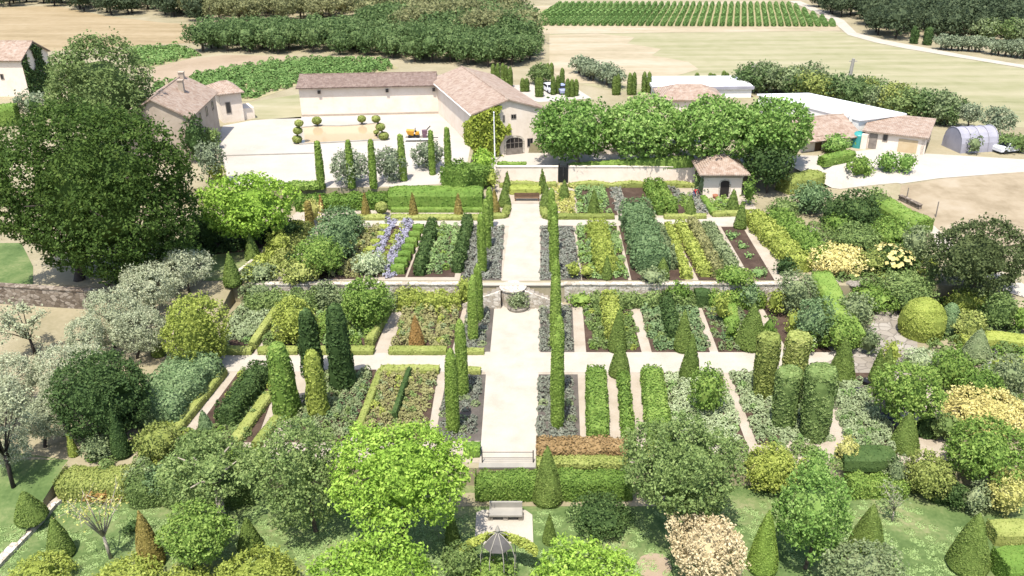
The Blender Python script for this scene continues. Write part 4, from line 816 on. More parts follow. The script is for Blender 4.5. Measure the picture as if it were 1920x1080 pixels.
# vehicles
def car(label, x, y, rz, body='car_white', L=4.2, s=1.0, group=None):
    g = P(x, y); r = empty('car', tuple(g), rz, label, 'car', group); w = .86
    pr = [(-2.1, .35), (-2.1, .8), (-1.95, .95), (-1.2, 1.0), (-.6, 1.45), (1.1, 1.48), (1.75, 1.0), (2.08, .9), (2.1, .35)]
    m = MB(); n = len(pr); v = [(a, -w * (.86 if b > 1.1 else 1), b) for a, b in pr] + [(a, w * (.86 if b > 1.1 else 1), b) for a, b in pr]; m.add(v, [tuple(range(n))[::-1], tuple(range(n, 2 * n))] + [(i, (i + 1) % n, n + (i + 1) % n, n + i) for i in range(n)]); obj('body', m, body, r)
    for sg in (-1, 1): m = MB(); m.add([(-1.05, sg * (w + .005), 1.02), (1.5, sg * (w + .005), 1.02), (1.05, sg * (w * .86 + .02), 1.4), (-.55, sg * (w * .86 + .02), 1.4)], [(0, 1, 2, 3)]); obj('side_window', m, 'glass_dark', r)
    m = MB(); m.add([(-1.19, -.78, 1.03), (-1.19, .78, 1.03), (-.66, .7, 1.43), (-.66, -.7, 1.43)], [(0, 1, 2, 3)]); obj('windscreen', m, 'glass_dark', r)
    m = MB(); m.add([(1.76, -.78, 1.03), (1.76, .78, 1.03), (1.15, .7, 1.47), (1.15, -.7, 1.47)], [(3, 2, 1, 0)]); obj('rear_window', m, 'glass_dark', r)
    for a in (-1.3, 1.3):
        for sg in (-1, 1): obj('wheel', MB().tube([(a, sg * (w - .16), .33), (a, sg * (w + .03), .33)], .33, 12), 'rubber', r)
car('white car parked behind the slim cypresses', 1031, 172, 1.9); car('pale blue car parked behind the slim cypresses right of the white car', 1052, 174, 1.9, 'car_blue')
car('white car parked behind the barn roof', 887, 150, 0.1); car('white car at the edge of the farm road by the tunnel', 1890, 285, .3)
# orange site dumper on its trailer in the yard
g = P(785, 263); dm = empty('site_dumper', (g[0] - .9, g[1], g[2] + .46), .05, 'orange site dumper standing on a grey trailer in the yard', 'dumper'); dm.scale = (.68, .68, .68)
m = MB(); m.add([(-.9, -.7, .7), (.3, -.7, .5), (.3, .7, .5), (-.9, .7, .7), (-1.2, -.9, 1.6), (.5, -.9, 1.5), (.5, .9, 1.5), (-1.2, .9, 1.6)], [(3, 2, 1, 0), (0, 1, 5, 4), (1, 2, 6, 5), (2, 3, 7, 6), (3, 0, 4, 7), (4, 5, 6, 7)]); obj('skip', m, 'orange_paint', dm)
obj('chassis', MB().box(-.8, 1.5, -.4, .4, .35, .6), 'iron', dm); obj('engine_cover', MB().box(.7, 1.5, -.45, .45, .6, 1.2), 'orange_paint', dm); obj('roll_bar', MB().tube([(.7, -.45, 1.2), (.7, -.45, 2.0), (.7, .45, 2.0), (.7, .45, 1.2)], .05, 6), 'iron', dm); obj('seat', MB().box(.55, .95, -.25, .25, 1.2, 1.45), 'rubber', dm)
for a in (-.5, 1.2):
    for sg in (-1, 1): obj('wheel', MB().tube([(a, sg * .5, .33), (a, sg * .78, .33)], .36, 12), 'rubber', dm)
tr = empty('trailer', tuple(g), .05, 'low grey flat trailer carrying the orange dumper', 'trailer'); tr.scale = (.8, .8, .9); obj('deck', MB().box(-2.4, 2.6, -1.1, 1.1, .38, .5), 'wood_grey', tr); obj('drawbar', MB().box(2.6, 3.6, -.06, .06, .38, .48), 'iron', tr)
obj('side_board', MB().box(-2.4, 2.6, -1.16, -1.105, .3, .62), 'white_wall', tr)
for a in (-.6, .6):
    for sg in (-1, 1): obj('wheel', MB().tube([(a, sg * .85, .28), (a, sg * 1.05, .28)], .28, 10), 'rubber', tr)
rl = empty('roller', (g[0] + .9, g[1] + .1, g[2] + .46), .2, 'mauve pedestrian roller next to the orange dumper on the trailer', 'roller'); obj('drum', MB().tube([(0, -.4, .32), (0, .4, .32)], .32, 14), 'mauve_paint', rl); obj('body', MB().box(-.35, .4, -.32, .32, .5, 1.05), 'mauve_paint', rl); obj('handle', MB().tube([(.3, -.2, 1.0), (.9, -.2, 1.6), (.9, .2, 1.6), (.3, .2, 1.0)], .04, 6), 'iron', rl)

# bench, seats, rails, arbour
g = P(948, 979); bn = empty('stone_bench', tuple(g), 0, 'backed stone bench on the pale paved circle of the lawn', 'bench'); L = 31 / ppm(g)
m = MB(); m.box(-L, L, .02, .85, .42, .56); obj('seat', m, 'concrete', bn); obj('backrest', MB().box(-L, L, .855, 1.0, .42, 1.0), 'concrete', bn)
for x in (-L * .92, 0, L * .92): obj('leg', MB().box(x - .16, x + .16, .1, .8, -.05, .418), 'rock', bn)
g = P(988, 378); bn = empty('stone_bench', tuple(g), 0, 'curved dark wooden bench at the head of the central path', 'bench'); L = 1.6
obj('seat', MB().box(-L, L, 0, .5, .4, .48), 'wood_brown', bn); obj('backrest', MB().box(-L, L, .45, .52, .5, 1.0), 'wood_brown', bn)
for x in (-L * .9, L * .9): obj('leg', MB().box(x - .06, x + .06, .03, .45, 0, .399), 'wood_brown', bn)
g = P(990, 372); patch('bench_paving', [(962, 366), (1012, 366), (1014, 382), (960, 382)], 'gravel_pink', lift=.06)
a, b = P(903, 868), P(1001, 868); rl = empty('railing', tuple(a), 0, 'thin iron railing across the near end of the central path', 'railing'); L = b[0] - a[0]
for x in (0.05, L - .05): obj('post', MB().tube([(x, 0, 0), (x, 0, 1.1)], .04, 8), 'iron', rl)
m = MB()
for z in (.45, .95): m.tube([(.05, 0, z), (L - .05, 0, z)], .022, 6)
obj('rail', m, 'iron', rl)
wallrun('low retaining wall under the railing at the near end of the path', [(899, 877), (1006, 877)], 1.48, .4, 'stone', 'concrete', 'retaining_wall', z0=ZA)
# stone edging on the lower left lawn
W_ = [P(x, y) for x, y in ((-10, 1068), (60, 995), (100, 950), (152, 905))]; m = MB()
for a, b in zip(W_[:-1], W_[1:]):
    d = b - a; L = np.linalg.norm(d[:2]); M = Matrix.Translation(a - W_[0]) @ Matrix.Rotation(math.atan2(d[1], d[0]), 4, 'Z'); m.box(0, L, -.3, .3, -.2, .3, M=M)
tag(obj('edging_wall', m, 'stone', loc=W_[0]), 'low stone edging wall running across the lower left lawn', 'wall')
# garden arbour with climbing plant and curved ribs
g = P(935, 1075); ab = empty('arbour', tuple(g), 0, 'domed metal arbour with grey cloth panels and mossy climber on top', 'arbour'); s = ppm(g); Ht = z_at(g, 997) - g[2]
for k in range(8):
    t = 6.283 * k / 8 + .35; m = MB(); R = 1.15; m.tube([(R * math.cos(t), R * math.sin(t), 0), (R * math.cos(t), R * math.sin(t), Ht * .55), (R * .8 * math.cos(t), R * .8 * math.sin(t), Ht * .78), (R * .35 * math.cos(t), R * .35 * math.sin(t), Ht * .92), (0, 0, Ht)], .03, 6); obj('rib', m, 'concrete', ab)
for k in (4, 5, 6):
    t0, t1 = 6.283 * k / 8 + .35, 6.283 * (k + 1) / 8 + .35; R = 1.1; m = MB(); prof = [(.86, .72), (.6, .84), (.35, .91), (.1, .965)]
    m.add([(R * r * math.cos(t), R * r * math.sin(t), Ht * z) for r, z in prof for t in (t0, t1)], [(2 * i, 2 * i + 1, 2 * i + 3, 2 * i + 2) for i in range(3)]); obj('cloth_panel', m, 'grey_cloth', ab)
obj('finial', MB().lathe([(.12, Ht), (.16, Ht + .15), (.03, Ht + .5)], 10), 'concrete', ab)
m = MB(); rng = nrng(); n = 4200; q = rng.uniform(-.4, 3.5, n); r = rng.uniform(.2, 1.0, n) ** .7 * 2.5; m.leaves(np.stack([r * np.cos(q), r * np.sin(q) * .45, Ht * (.9 - .075 * r ** 1.7) + rng.normal(size=n) * .08], 1), np.tile((0, 0, 1.0), (n, 1)), .22, rng, .6); tag(obj('climbing_plant', m, 'yellowgreen', loc=g), 'mossy yellow green climber spread over the back of the arbour', 'climber')

# gardener in red, bent over the lavender
def person(label, x, y, rz, pose):
    g = P(x, y); me = bpy.data.meshes.new('person'); ks = list(pose); idx = {k: i for i, k in enumerate(ks)}
    ed = [('pelvis', 'waist'), ('waist', 'chest'), ('chest', 'neck'), ('neck', 'head'), ('head', 'crown_')] + [(a + s, b + s) for s in 'lr' for a, b in (('hip', 'knee'), ('knee', 'ankle'), ('ankle', 'toe'), ('shoulder', 'elbow'), ('elbow', 'wrist'), ('wrist', 'palm'))] + [('pelvis', 'hip' + s) for s in 'lr'] + [('chest', 'shoulder' + s) for s in 'lr']
    me.from_pydata([pose[k][:3] for k in ks], [(idx[a], idx[b]) for a, b in ed], []); o = bpy.data.objects.new('person', me); link(o); o.location = g; o.rotation_euler = (0, 0, rz)
    o.modifiers.new('skin', 'SKIN'); lay = me.skin_vertices[0].data
    for k in ks: lay[idx[k]].radius = (pose[k][3], pose[k][3])
    lay[idx['pelvis']].use_root = True; sb_ = o.modifiers.new('sub', 'SUBSURF'); sb_.levels = sb_.render_levels = 2
    dg = bpy.context.evaluated_depsgraph_get(); me2 = bpy.data.meshes.new_from_object(o.evaluated_get(dg)); o.modifiers.clear(); o.data = me2
    for mm in ('skin', 'red_cloth', 'blue_cloth'): me2.materials.append(MATS[mm])
    tips = {k: np.array(pose[k][:3]) for k in ks}
    for p in me2.polygons:
        c = np.array(p.center); k = min(tips, key=lambda q: np.linalg.norm(tips[q] - c)); p.material_index = 0 if k in ('head', 'crown_', 'palml', 'palmr', 'wristl', 'wristr', 'neck') else 2 if k.startswith(('hip', 'knee', 'ankle', 'toe', 'pelvis')) else 1; p.use_smooth = True
    tag(o, label, 'person'); h = MB(); rng = nrng(); c = (tips['head'] + tips['crown_']) / 2; v = ICO[0] * (.115, .115, .12) + c + (0, .03, .045); h.add(v, ICO[1]); hr_ = obj('hair', h, 'hair', o, smooth=True)
    return o
pose = {'pelvis': (0, .1, .86, .15), 'waist': (0, -.05, 1.0, .14), 'chest': (0, -.32, 1.14, .16), 'neck': (0, -.5, 1.16, .06), 'head': (0, -.6, 1.14, .1), 'crown_': (0, -.72, 1.13, .09)}
for s_, sg in (('l', -1), ('r', 1)): pose.update({'hip' + s_: (sg * .11, .1, .82, .1), 'knee' + s_: (sg * .13, -.05, .46, .065), 'ankle' + s_: (sg * .13, .06, .09, .045), 'toe' + s_: (sg * .14, -.12, .04, .04), 'shoulder' + s_: (sg * .2, -.36, 1.14, .07), 'elbow' + s_: (sg * .22, -.42, .86, .05), 'wrist' + s_: (sg * .16, -.55, .64, .035), 'palm' + s_: (sg * .15, -.6, .55, .035)})
person('gardener in a red top bending over the back lavender bed', 1302, 371, .5, pose)
# ------------------------------------------------------------------ clipped cypresses and topiary
G1 = 'cypress columns right of the central path'
for x, yb, yt, w, lab in ((1045, 806, 622, 27, 'tall clipped cypress column right of the central path, nearest the railing'), (1042, 752, 590, 25, 'clipped cypress column right of the path, second from the railing'),
        (1041, 657, 516, 22, 'clipped cypress column right of the path, just behind the cross path'), (1040, 614, 483, 20, 'clipped cypress column right of the path, at the foot of the terrace'),
        (1039, 520, 405, 19, 'clipped cypress column in the lavender right of the path, at the terrace edge'), (1037, 478, 376, 17, 'clipped cypress column halfway along the right lavender bed'), (1034, 440, 352, 15, 'clipped cypress column at the far end of the right lavender bed')):
    topiary(lab, x, yb, yt, w, 'cypress', 'column', group=G1, jit=.03)
G1 = 'cypress columns left of the central path'
for x, yb, yt, w, lab in ((850, 815, 652, 27, 'clipped cypress column left of the path, nearest the lime green tree'), (868, 745, 596, 24, 'clipped cypress column left of the path, second from the railing'),
        (887, 642, 516, 21, 'clipped cypress column left of the path, just behind the cross path'), (898, 606, 495, 19, 'clipped cypress column left of the path, by the terrace stair'),
        (905, 515, 398, 18, 'clipped cypress column in the lavender left of the path, at the terrace edge'), (914, 470, 372, 17, 'clipped cypress column halfway along the left lavender bed'), (918, 432, 350, 15, 'clipped cypress column at the far end of the left lavender bed')):
    topiary(lab, x, yb, yt, w, 'cypress', 'column', group=G1, jit=.03)
for i, (x, yb, yt, w) in enumerate(((603, 356, 264, 15), (660, 355, 262, 14), (701, 355, 261, 14), (757, 342, 251, 14), (811, 330, 244, 12), (841, 320, 238, 13))):
    topiary(['flat topped cypress column nearest the yellow green tree, first of six by the yard', 'second of the six yard cypress columns, counted from the yellow green tree', 'third of the six yard cypress columns, beside the grey olives', 'fourth of the six yard cypress columns, in front of the trailer', 'fifth of the six yard cypress columns, right of the trailer', 'last of the six yard cypress columns, nearest the barn'][i], x, yb, yt, w * .98, 'cypress', 'post', name='cypress', cat='cypress', group='six cypress columns beside the yard', jit=.03)
topiary('dark green cypress against the barn corner, left of the ivy', 891, 290, 232, 14, 'cypress', 'obelisk', name='cypress', cat='cypress', jit=.03)
G = 'clipped cones and columns in the garden'
for lab, x, yb, yt, w, mat, sh in (
    ('large clipped cone on the lawn in front of the brown hedge', 1027, 951, 838, 58, 'yew', 'cone'),
    ('small clipped cone left of the stone bench', 849, 1022, 957, 28, 'yew', 'cone'), ('small clipped cone right of the stone bench', 1030, 1022, 964, 26, 'yew', 'cone'),
    ('clipped cone behind the pink flowering bush', 1428, 1079, 958, 58, 'cypress', 'cone'), ('clipped cone partly hidden by the grey green bush', 1622, 1050, 946, 68, 'yew', 'cone'),
    ('broad clipped cone in the bottom right corner of the lawn', 1812, 1079, 962, 76, 'yew', 'cone'), ('clipped cone between the pale grasses and the round golden shrub', 1694, 853, 773, 54, 'yew', 'cone'),
    ('dark clipped cone half behind the cone by the pale grasses', 1735, 822, 766, 44, 'darkgreen', 'cone'), ('clipped cone on the cross path right of the drums', 1577, 721, 634, 50, 'yew', 'cone'),
    ('slim clipped cone by the stone path, left of a pair', 1641, 727, 655, 30, 'yew', 'cone'), ('slim clipped cone by the stone path, right of a pair', 1662, 704, 652, 24, 'yew', 'cone'),
    ('big clipped cone behind the yellow drum', 1407, 662, 568, 58, 'yew', 'cone'), ('clipped cone at the front of the blue green bed', 1280, 664, 580, 36, 'yew', 'cone'),
    ('clipped cone at the front of the climbing row bed', 1157, 664, 578, 36, 'yew', 'cone'), ('clipped cone in front of the cross path left of the pale sage', 1292, 718, 626, 38, 'yew', 'cone'),
    ('clipped cone in front of the cross path among the tall green rows', 1161, 712, 636, 40, 'yew', 'cone'), ('dark upright cone among the dense shrubs right of the soil bed', 1537, 652, 586, 36, 'yew', 'cone'),
    ('grey green cone beside the pebble bed', 1828, 682, 616, 54, 'greygreen', 'cone'), ('clipped cone at the terrace edge in front of the fennel', 1241, 529, 482, 28, 'yew', 'cone'),
    ('slim dark cone at the terrace edge among the vegetables', 1138, 527, 478, 20, 'yew', 'cone'), ('clipped cone on the upper cross path by the soil bed', 1387, 433, 376, 24, 'yew', 'cone'),
    ('clipped cone in the green bed in front of the hut', 1373, 402, 354, 24, 'yew', 'cone'), ('olive brown cone at the hedge of the lavender bed', 1294, 412, 366, 22, 'yew', 'cone'),
    ('olive brown cone in the back beds behind the fennel', 1203, 412, 362, 20, 'yew', 'cone'), ('dark cone in the back cabbages', 1113, 410, 354, 24, 'yew', 'cone'),
    ('clipped cone left of the wooden bench, against the wall', 951, 364, 321, 17, 'yew', 'cone'), ('clipped cone right of the wooden bench, against the wall', 1018, 364, 317, 17, 'yew', 'cone'),
    ('clipped cone left of the path head, in front of the first', 946, 392, 346, 25, 'yew', 'cone'), ('clipped cone right of the path head, in front of the first', 1024, 394, 344, 25, 'yew', 'cone'), ('clipped cone below the dark gate', 1058, 376, 337, 20, 'yew', 'cone'),
    ('stout bronze cone by the left cypresses at the path head', 927, 404, 354, 22, 'bronze', 'cone'),
    ('bronze cone on the low hedge, left of the ball topiary', 687, 412, 361, 18, 'bronze', 'cone'), ('bronze cone on the low hedge behind the violet lavender', 776, 413, 361, 18, 'bronze', 'cone'), ('bronze cone on the low hedge nearest the left cypresses', 860, 412, 361, 18, 'bronze', 'cone'),
    ('yellowish column at the left end of the upper cross path', 582, 432, 376, 16, 'bronze', 'obelisk'), ('brown slim cone by the long hedge', 603, 400, 364, 9, 'rust', 'cone'),
    ('rust coloured cone among the dry meadow flowers', 782, 656, 590, 30, 'rust', 'cone'),
    ('dark cone on the small lawn below the yellow green tree', 437, 541, 473, 34, 'yew', 'cone'), ('dark cone above the small lawn', 475, 492, 436, 28, 'yew', 'cone'), ('slim cone in the shade of the yellow green tree', 521, 432, 398, 20, 'yew', 'cone'),
    ('small cone at the edge of the olive slope', 298, 672, 624, 26, 'yew', 'cone'), ('dark spire beside the variegated shrub', 229, 862, 762, 36, 'darkgreen', 'cone'), ('tiny golden cone above the golden hedge', 139, 858, 812, 18, 'yellowgreen', 'cone'),
    ('squat bronze green cone left of the stone edging', 63, 993, 920, 58, 'yew', 'cone'), ('leaning cone right of the stone edging', 117, 1050, 970, 48, 'yew', 'cone'), ('narrow orange brown cone beside the big round bush', 286, 1068, 956, 50, 'bronze', 'cone'), ('cone on the lawn right of the big round bush', 470, 1040, 971, 46, 'yew', 'cone'),
    ('small blue green cone at the end of the dark clipped row', 387, 812, 768, 28, 'bluegreen', 'cone')):
    topiary(lab, x, yb, yt, w, mat, sh, group=G)
for lab, x, yb, yt, w, mat in (('yellow green clipped drum, rear left of the four drums', 1430, 752, 627, 43, 'boxhedge'), ('clipped drum, rear right of the four drums', 1483, 738, 625, 46, 'boxhedge'), ('clipped drum, front left of the four drums', 1467, 812, 690, 49, 'midgreen'), ('tallest clipped drum, front right of the four drums', 1525, 832, 690, 59, 'midgreen')):
    topiary(lab, x, yb, yt, w, mat, 'drum', cat='topiary', group='four clipped drums', jit=.1, px=3.2)
for lab, x, yb, yt, w, mat in (('green ivy clad column, front left of the four tall columns', 539, 786, 640, 50, 'green'), ('dark ivy clad column, rear left of the four tall columns', 587, 712, 578, 40, 'darkgreen'), ('yellow leaved column, front right of the four tall columns', 599, 786, 653, 38, 'yellowgreen'), ('widest dark ivy clad column, rear right of the four tall columns', 644, 735, 568, 46, 'darkgreen')):
    topiary(lab, x, yb, yt, w, mat, 'obelisk', cat='topiary', group='four tall ivy columns', px=3.6, jit=.16)
g = P(716, 404); s = ppm(g); r = empty('standard_tree', tuple(g), 0, 'yellow ball clipped standard on a dark stem by the low hedge', 'topiary'); m = MB(); z_ = z_at(g, 389) - g[2]; m.tube([(0, 0, 0), (0, 0, z_)], .08, 6); obj('stem', m, 'bark_dark', r); m = MB(); clipped(m, [(12 / s * math.sin(t), -11 / s * math.cos(t)) for t in np.linspace(.08, 3.06, 9)], nrng(), .22); m.v = [v + (0, 0, z_) for v in m.v]; obj('crown', m, 'boxhedge', r)

# ------------------------------------------------------------------ hedges
HG = 'clipped hedges'
def hg(lab, pts, w, h, mat='hedge', **k): hedge(lab, pts, w, h, mat, group=k.pop('group', None), **k)
hg('tall dense green hedge block left of the path head', [(735, 388), (902, 388)], 3.0, 2.5)
hg('long mixed hedge below the yard cypresses', [(560, 392), (728, 388)], 2.2, 1.8, 'hedge', loose=.4)
hg('low bright hedge in front of the tall hedge block', [(735, 397), (905, 397)], .8, .6, 'hedge')
hg('low box hedge along the upper cross path, left of the path', [(735, 411), (905, 411)], 1.1, .55, 'boxhedge')
hg('low box hedge along the upper cross path under the left bronze cone', [(660, 411), (722, 411)], 1.1, .55, 'boxhedge')
hg('box hedge curling round the left corner of the path head', [(900, 411), (946, 408), (952, 392)], .9, .6, 'boxhedge')
hg('box hedge along the upper cross path, right corner of the path head', [(1018, 396), (1024, 410), (1150, 410)], .9, .6, 'boxhedge')
hg('low box hedge in front of the back soil bed', [(1178, 410), (1226, 410)], .8, .55, 'boxhedge')
hg('low box hedge in front of the back lavender strips', [(1246, 410), (1322, 409)], .8, .55, 'boxhedge')
hg('low hedge in front of the clover bed by the hut', [(1336, 405), (1400, 403)], .9, .6, 'boxhedge')
hg('low hedge along the left side of the clover bed', [(1318, 374), (1338, 404)], .8, .6, 'hedge')
hg('yellow green double hedge behind the wooden bench', [(958, 362), (1012, 362)], 1.6, 1.0, 'yellowgreen')
hg('scalloped hedge at the foot of the left garden wall', [(938, 351), (1042, 351)], .8, .7, 'boxhedge', scallop=.5)
hg('scalloped hedge at the foot of the long garden wall', [(1068, 351), (1300, 351)], .8, .7, 'boxhedge', scallop=.5)
hg('hedge strip growing along the top of the long garden wall', [(1068, 326), (1296, 326)], 1.1, 1.5, 'green')
hg('short hedge growing along the top of the left garden wall', [(935, 326), (985, 326)], 1.0, 1.7, 'green')
hg('brown clipped beech hedge at the near end of the right beds', [(1010, 850), (1172, 850)], 1.7, 1.1, 'hazelhedge', loose=.35, px=2.8)
hg('yellow topped low hedge in front of the brown hedge', [(1008, 872), (1175, 872)], 1.0, .6, 'boxhedge', loose=.3)
hg('leafy green hedge under the railing facing the lawn', [(896, 928), (1180, 928)], 1.6, 1.9, 'green', loose=.3)
hg('golden clipped hedge on the lower left', [(128, 924), (262, 924)], 2.2, 1.9, 'boxhedge', loose=.15)
hg('grey green loose hedge right of the golden clipped one', [(262, 930), (480, 930)], 2.6, 2.2, 'midgreen', loose=.7)
hg('low loose hedge behind the pale twisted trunk tree', [(430, 872), (500, 872)], 1.5, 1.2, 'green', loose=.6)
hg('small green hedge stub by the near end of the path', [(874, 850), (898, 850)], 1.2, .8, 'hedge')
hg('dark clipped hedge in front of the pale grasses', [(1578, 870), (1668, 870)], 1.8, 1.2, 'darkgreen')
hg('bright green loose hedge below the dark clipped one', [(1590, 922), (1690, 922)], 1.8, 1.5, 'green', loose=.5)
hg('low box hedge in front of the dry meadow bed', [(732, 662), (836, 662)], .9, .6, 'boxhedge')
hg('low box hedge at the foot of the left cypress bed', [(862, 663), (906, 663)], .7, .5, 'boxhedge')
hg('low box hedge in front of the leafy crop bed', [(565, 662), (700, 662)], .9, .6, 'boxhedge')
hg('clipped hedge along the right side of the leafy crop bed', [(693, 650), (730, 580)], .8, .9, 'boxhedge')
hg('low hedge in front of the felted sage', [(403, 662), (472, 662)], .9, .6, 'boxhedge')
hg('low hedge along the right side of the felted sage', [(474, 655), (527, 576)], .7, .8, 'boxhedge')
hg('low hedge in front of the greenery left of the columns', [(488, 662), (558, 662)], .9, .6, 'boxhedge')
hg('low hedge at the head of the split meadow bed', [(716, 698), (822, 698)], .9, .6, 'boxhedge')
hg('low hedge along the left side of the split meadow bed', [(714, 700), (672, 810)], .6, .5, 'boxhedge')
hg('thin dark hedge splitting the meadow bed', [(768, 704), (740, 790)], .4, .9, 'darkgreen')
hg('low hedge at the head of the front cypress bed', [(868, 700), (900, 700)], .7, .6, 'boxhedge')
hg('dark edged low hedge beside the blue green shrub row', [(420, 703), (330, 815)], .7, .7, 'boxhedge')
hg('bronze low hedge between the dark clipped row and the columns', [(505, 745), (440, 835)], .9, .6, 'boxhedge')
hg('thin low hedge left of the four columns', [(520, 790), (480, 840)], .7, .6, 'boxhedge')
hg('bright clipped hedge block in the bed behind the big cone', [(1371, 615), (1365, 570)], 1.4, .8, 'hedge')
hg('long bright green clipped hedge along the dense shrubs', [(1600, 652), (1535, 552)], 2.2, 1.6, 'hedge')
hg('rounded green hedge bending round the dark shrub on the upper right', [(1648, 398), (1690, 425), (1728, 440)], 2.8, 2.0, 'hedge')
hg('golden hedge curving in from the right edge by the pebbles', [(1800, 648), (1860, 642), (1930, 652)], 1.6, 1.0, 'yellowgreen')
hg('golden hedge on the right edge below the pebbles', [(1870, 700), (1930, 690)], 1.6, 1.0, 'yellowgreen')
hg('golden green hedge at the lower right edge', [(1858, 1010), (1930, 1010)], 1.6, 1.2, 'boxhedge')
hg('bright green hedge in the lower right corner', [(1872, 1082), (1960, 1076)], 2.2, 1.8, 'hedge')
hg('dark clipped box block on the right terrace edge', [(1303, 572), (1326, 572)], 1.4, 1.8, 'darkgreen')
hg('clipped box hedge between the gravel road and the fig bushes', [(1540, 312), (1595, 300)], 1.5, 1.4, 'hedge')
hg('olive clipped hedge block right of the hut', [(1468, 360), (1530, 346)], 2.6, 2.0, 'boxhedge')
hg('hedge at the yard edge left of the first yard cypress', [(545, 362), (600, 356)], 1.6, .8, 'green', loose=.3)
hg('tall hedge at the right end of the yard hedges', [(850, 350), (905, 342)], 3.5, 2.6, 'green', loose=.2)
hg('dark hedge on the left edge below the far house', [(-30, 236), (34, 232)], 3.0, 3.2, 'green')
# stepped box blocks beside the violet lavender
for i in range(7):
    t = i / 6; x = 790 - 38 * t; y = 436 + 76 * t; w = 19 + 5 * t
    hedge('clipped box block in the stepped row beside the violet lavender', [(x - w / 2 - 4, y), (x + w / 2 - 6, y)], .95, 1.0, 'hedge', name='box_block', cat='box hedge', group='stepped box blocks')
for i in range(6):
    t = i / 5; x = 722 - 42 * t; y = 430 + 70 * t
    hedge('small yellow green box block left of the violet lavender', [(x - 8, y), (x + 6, y)], .9, .6, 'yellowgreen', name='box_block', cat='box hedge', group='yellow box blocks')

# ------------------------------------------------------------------ loose rows in the beds
def row(lab, pts, w, h, mat, **k): hedge(lab, pts, w, h, mat, name=k.pop('name', 'plant_row'), cat='plant row', loose=k.pop('loose', .8), px=k.pop('px', 2.5), **k)
row('yellow green climbing row in the middle of the cabbage bed', [(1118, 430), (1138, 516)], 2.0, 1.2, 'yellowgreen')
row('tall blue green fennel row right of the cabbage bed', [(1190, 412), (1222, 512)], 3.2, 2.3, 'bluegreen')
row('greyer artichoke row beside the fennel', [(1226, 440), (1252, 506)], 1.8, 1.5, 'greygreen')
row('thin yellow green row along the pale lane', [(1252, 430), (1288, 524)], .8, .9, 'yellowgreen')
row('yellow green bean row right of the pale lane', [(1274, 430), (1322, 520)], 1.0, 1.2, 'yellowgreen')
row('brown green row tied to bean poles', [(1296, 428), (1346, 522)], .9, 1.5, 'meadow')
row('grey green row of leeks right of the bean poles', [(1325, 430), (1380, 520)], 1.2, 1.0, 'greygreen')
row('left dark bean row in the back beds', [(1214, 356), (1238, 404)], .9, 1.5, 'green'); row('right dark bean row in the back beds', [(1232, 354), (1262, 404)], .9, 1.5, 'green')
row('dark left row framing the leafy vegetables', [(812, 428), (786, 518)], .9, 1.4, 'darkgreen'); row('dark right row framing the leafy vegetables', [(878, 424), (858, 512)], .9, 1.5, 'darkgreen')
row('yellow green clipped shrub row by the left lawn', [(560, 428), (470, 522)], 1.3, 1.0, 'yellowgreen'); row('golden shrub row beside the blue green bushes', [(578, 432), (500, 524)], 1.2, 1.0, 'boxhedge')
row('yellow green climbing row in the low green bed', [(1141, 580), (1152, 642)], 1.3, 2.2, 'yellowgreen'); row('dark climbing row in the blue green bed', [(1247, 576), (1262, 640)], 1.1, 1.6, 'darkgreen')
row('tall green row nearest the path in the front right bed', [(1117, 712), (1121, 834)], 1.6, 1.5, 'green', loose=.3); row('thin middle green row in the front right bed', [(1168, 715), (1178, 834)], .8, 1.1, 'green'); row('tall rounded green row beside the pale sage', [(1221, 712), (1236, 834)], 1.8, 1.5, 'green', loose=.3)
row('blue green feathery shrub row on the left garden edge', [(372, 706), (284, 800)], 4.2, 2.4, 'bluegreen', loose=.5)
row('dark leaved row in the bed left of the columns', [(494, 712), (428, 800)], 1.5, 1.9, 'darkgreen')
row('yellow green vine row on the upper right lane', [(1408, 415), (1500, 510)], 2.2, 1.6, 'yellowgreen'); row('green vine row right of the yellow green one', [(1455, 418), (1545, 500)], 2.6, 1.8, 'green')
row('yellow green shrub row at the terrace edge left of the stair', [(745, 578), (862, 578)], 1.5, 1.7, 'yellowgreen'); row('mixed grey green row below the terrace wall, left part', [(468, 581), (600, 581)], 1.6, 1.9, 'midgreen'); row('green row below the terrace wall behind the leafy crop', [(600, 580), (745, 580)], 1.5, 1.9, 'greygreen')
row('mixed shrub row along the terrace edge right of the stair', [(1110, 574), (1300, 574)], 1.3, 1.3, 'midgreen')
row('grey green row along the terrace edge behind the big cone', [(1330, 575), (1430, 575)], 1.4, 1.6, 'green')
for x, y, w in ((1372, 442, 26), (1392, 462, 24), (1422, 512, 34), (1405, 480, 16)): shrub('low grey green artichoke plant in the bare soil bed', (x - w / 2, y - w * .32, x + w / 2, y + w * .22), 'vegetable', name='artichoke', cat='vegetable', group='artichokes in the bare soil bed')
# bean poles
for i in range(7):
    t = i / 6; g = P(1300 + 46 * t, 432 + 84 * t); obj_ = tag(obj('bean_pole', MB().tube([(-.3, 0, 0), (0, 0, 2.0), (.3, 0, 0)], .03, 5), 'wood_brown', loc=g), 'crossed wooden pole pair in the brown bean row', 'bean pole', 'bean poles')
for i, (x, y) in enumerate(((1625, 722), (1648, 745), (1660, 790), (1680, 745), (1610, 740))):
    m = MB(); m.lathe([(.28, 0), (.4, .3), (.44, .5), (.38, .5), (.3, .42)], 12); tag(obj('plant_pot', m, 'iron', loc=P(x, y), smooth=False), 'dark plant pot on the dark gravel beside the pale grasses', 'pot', 'dark plant pots')

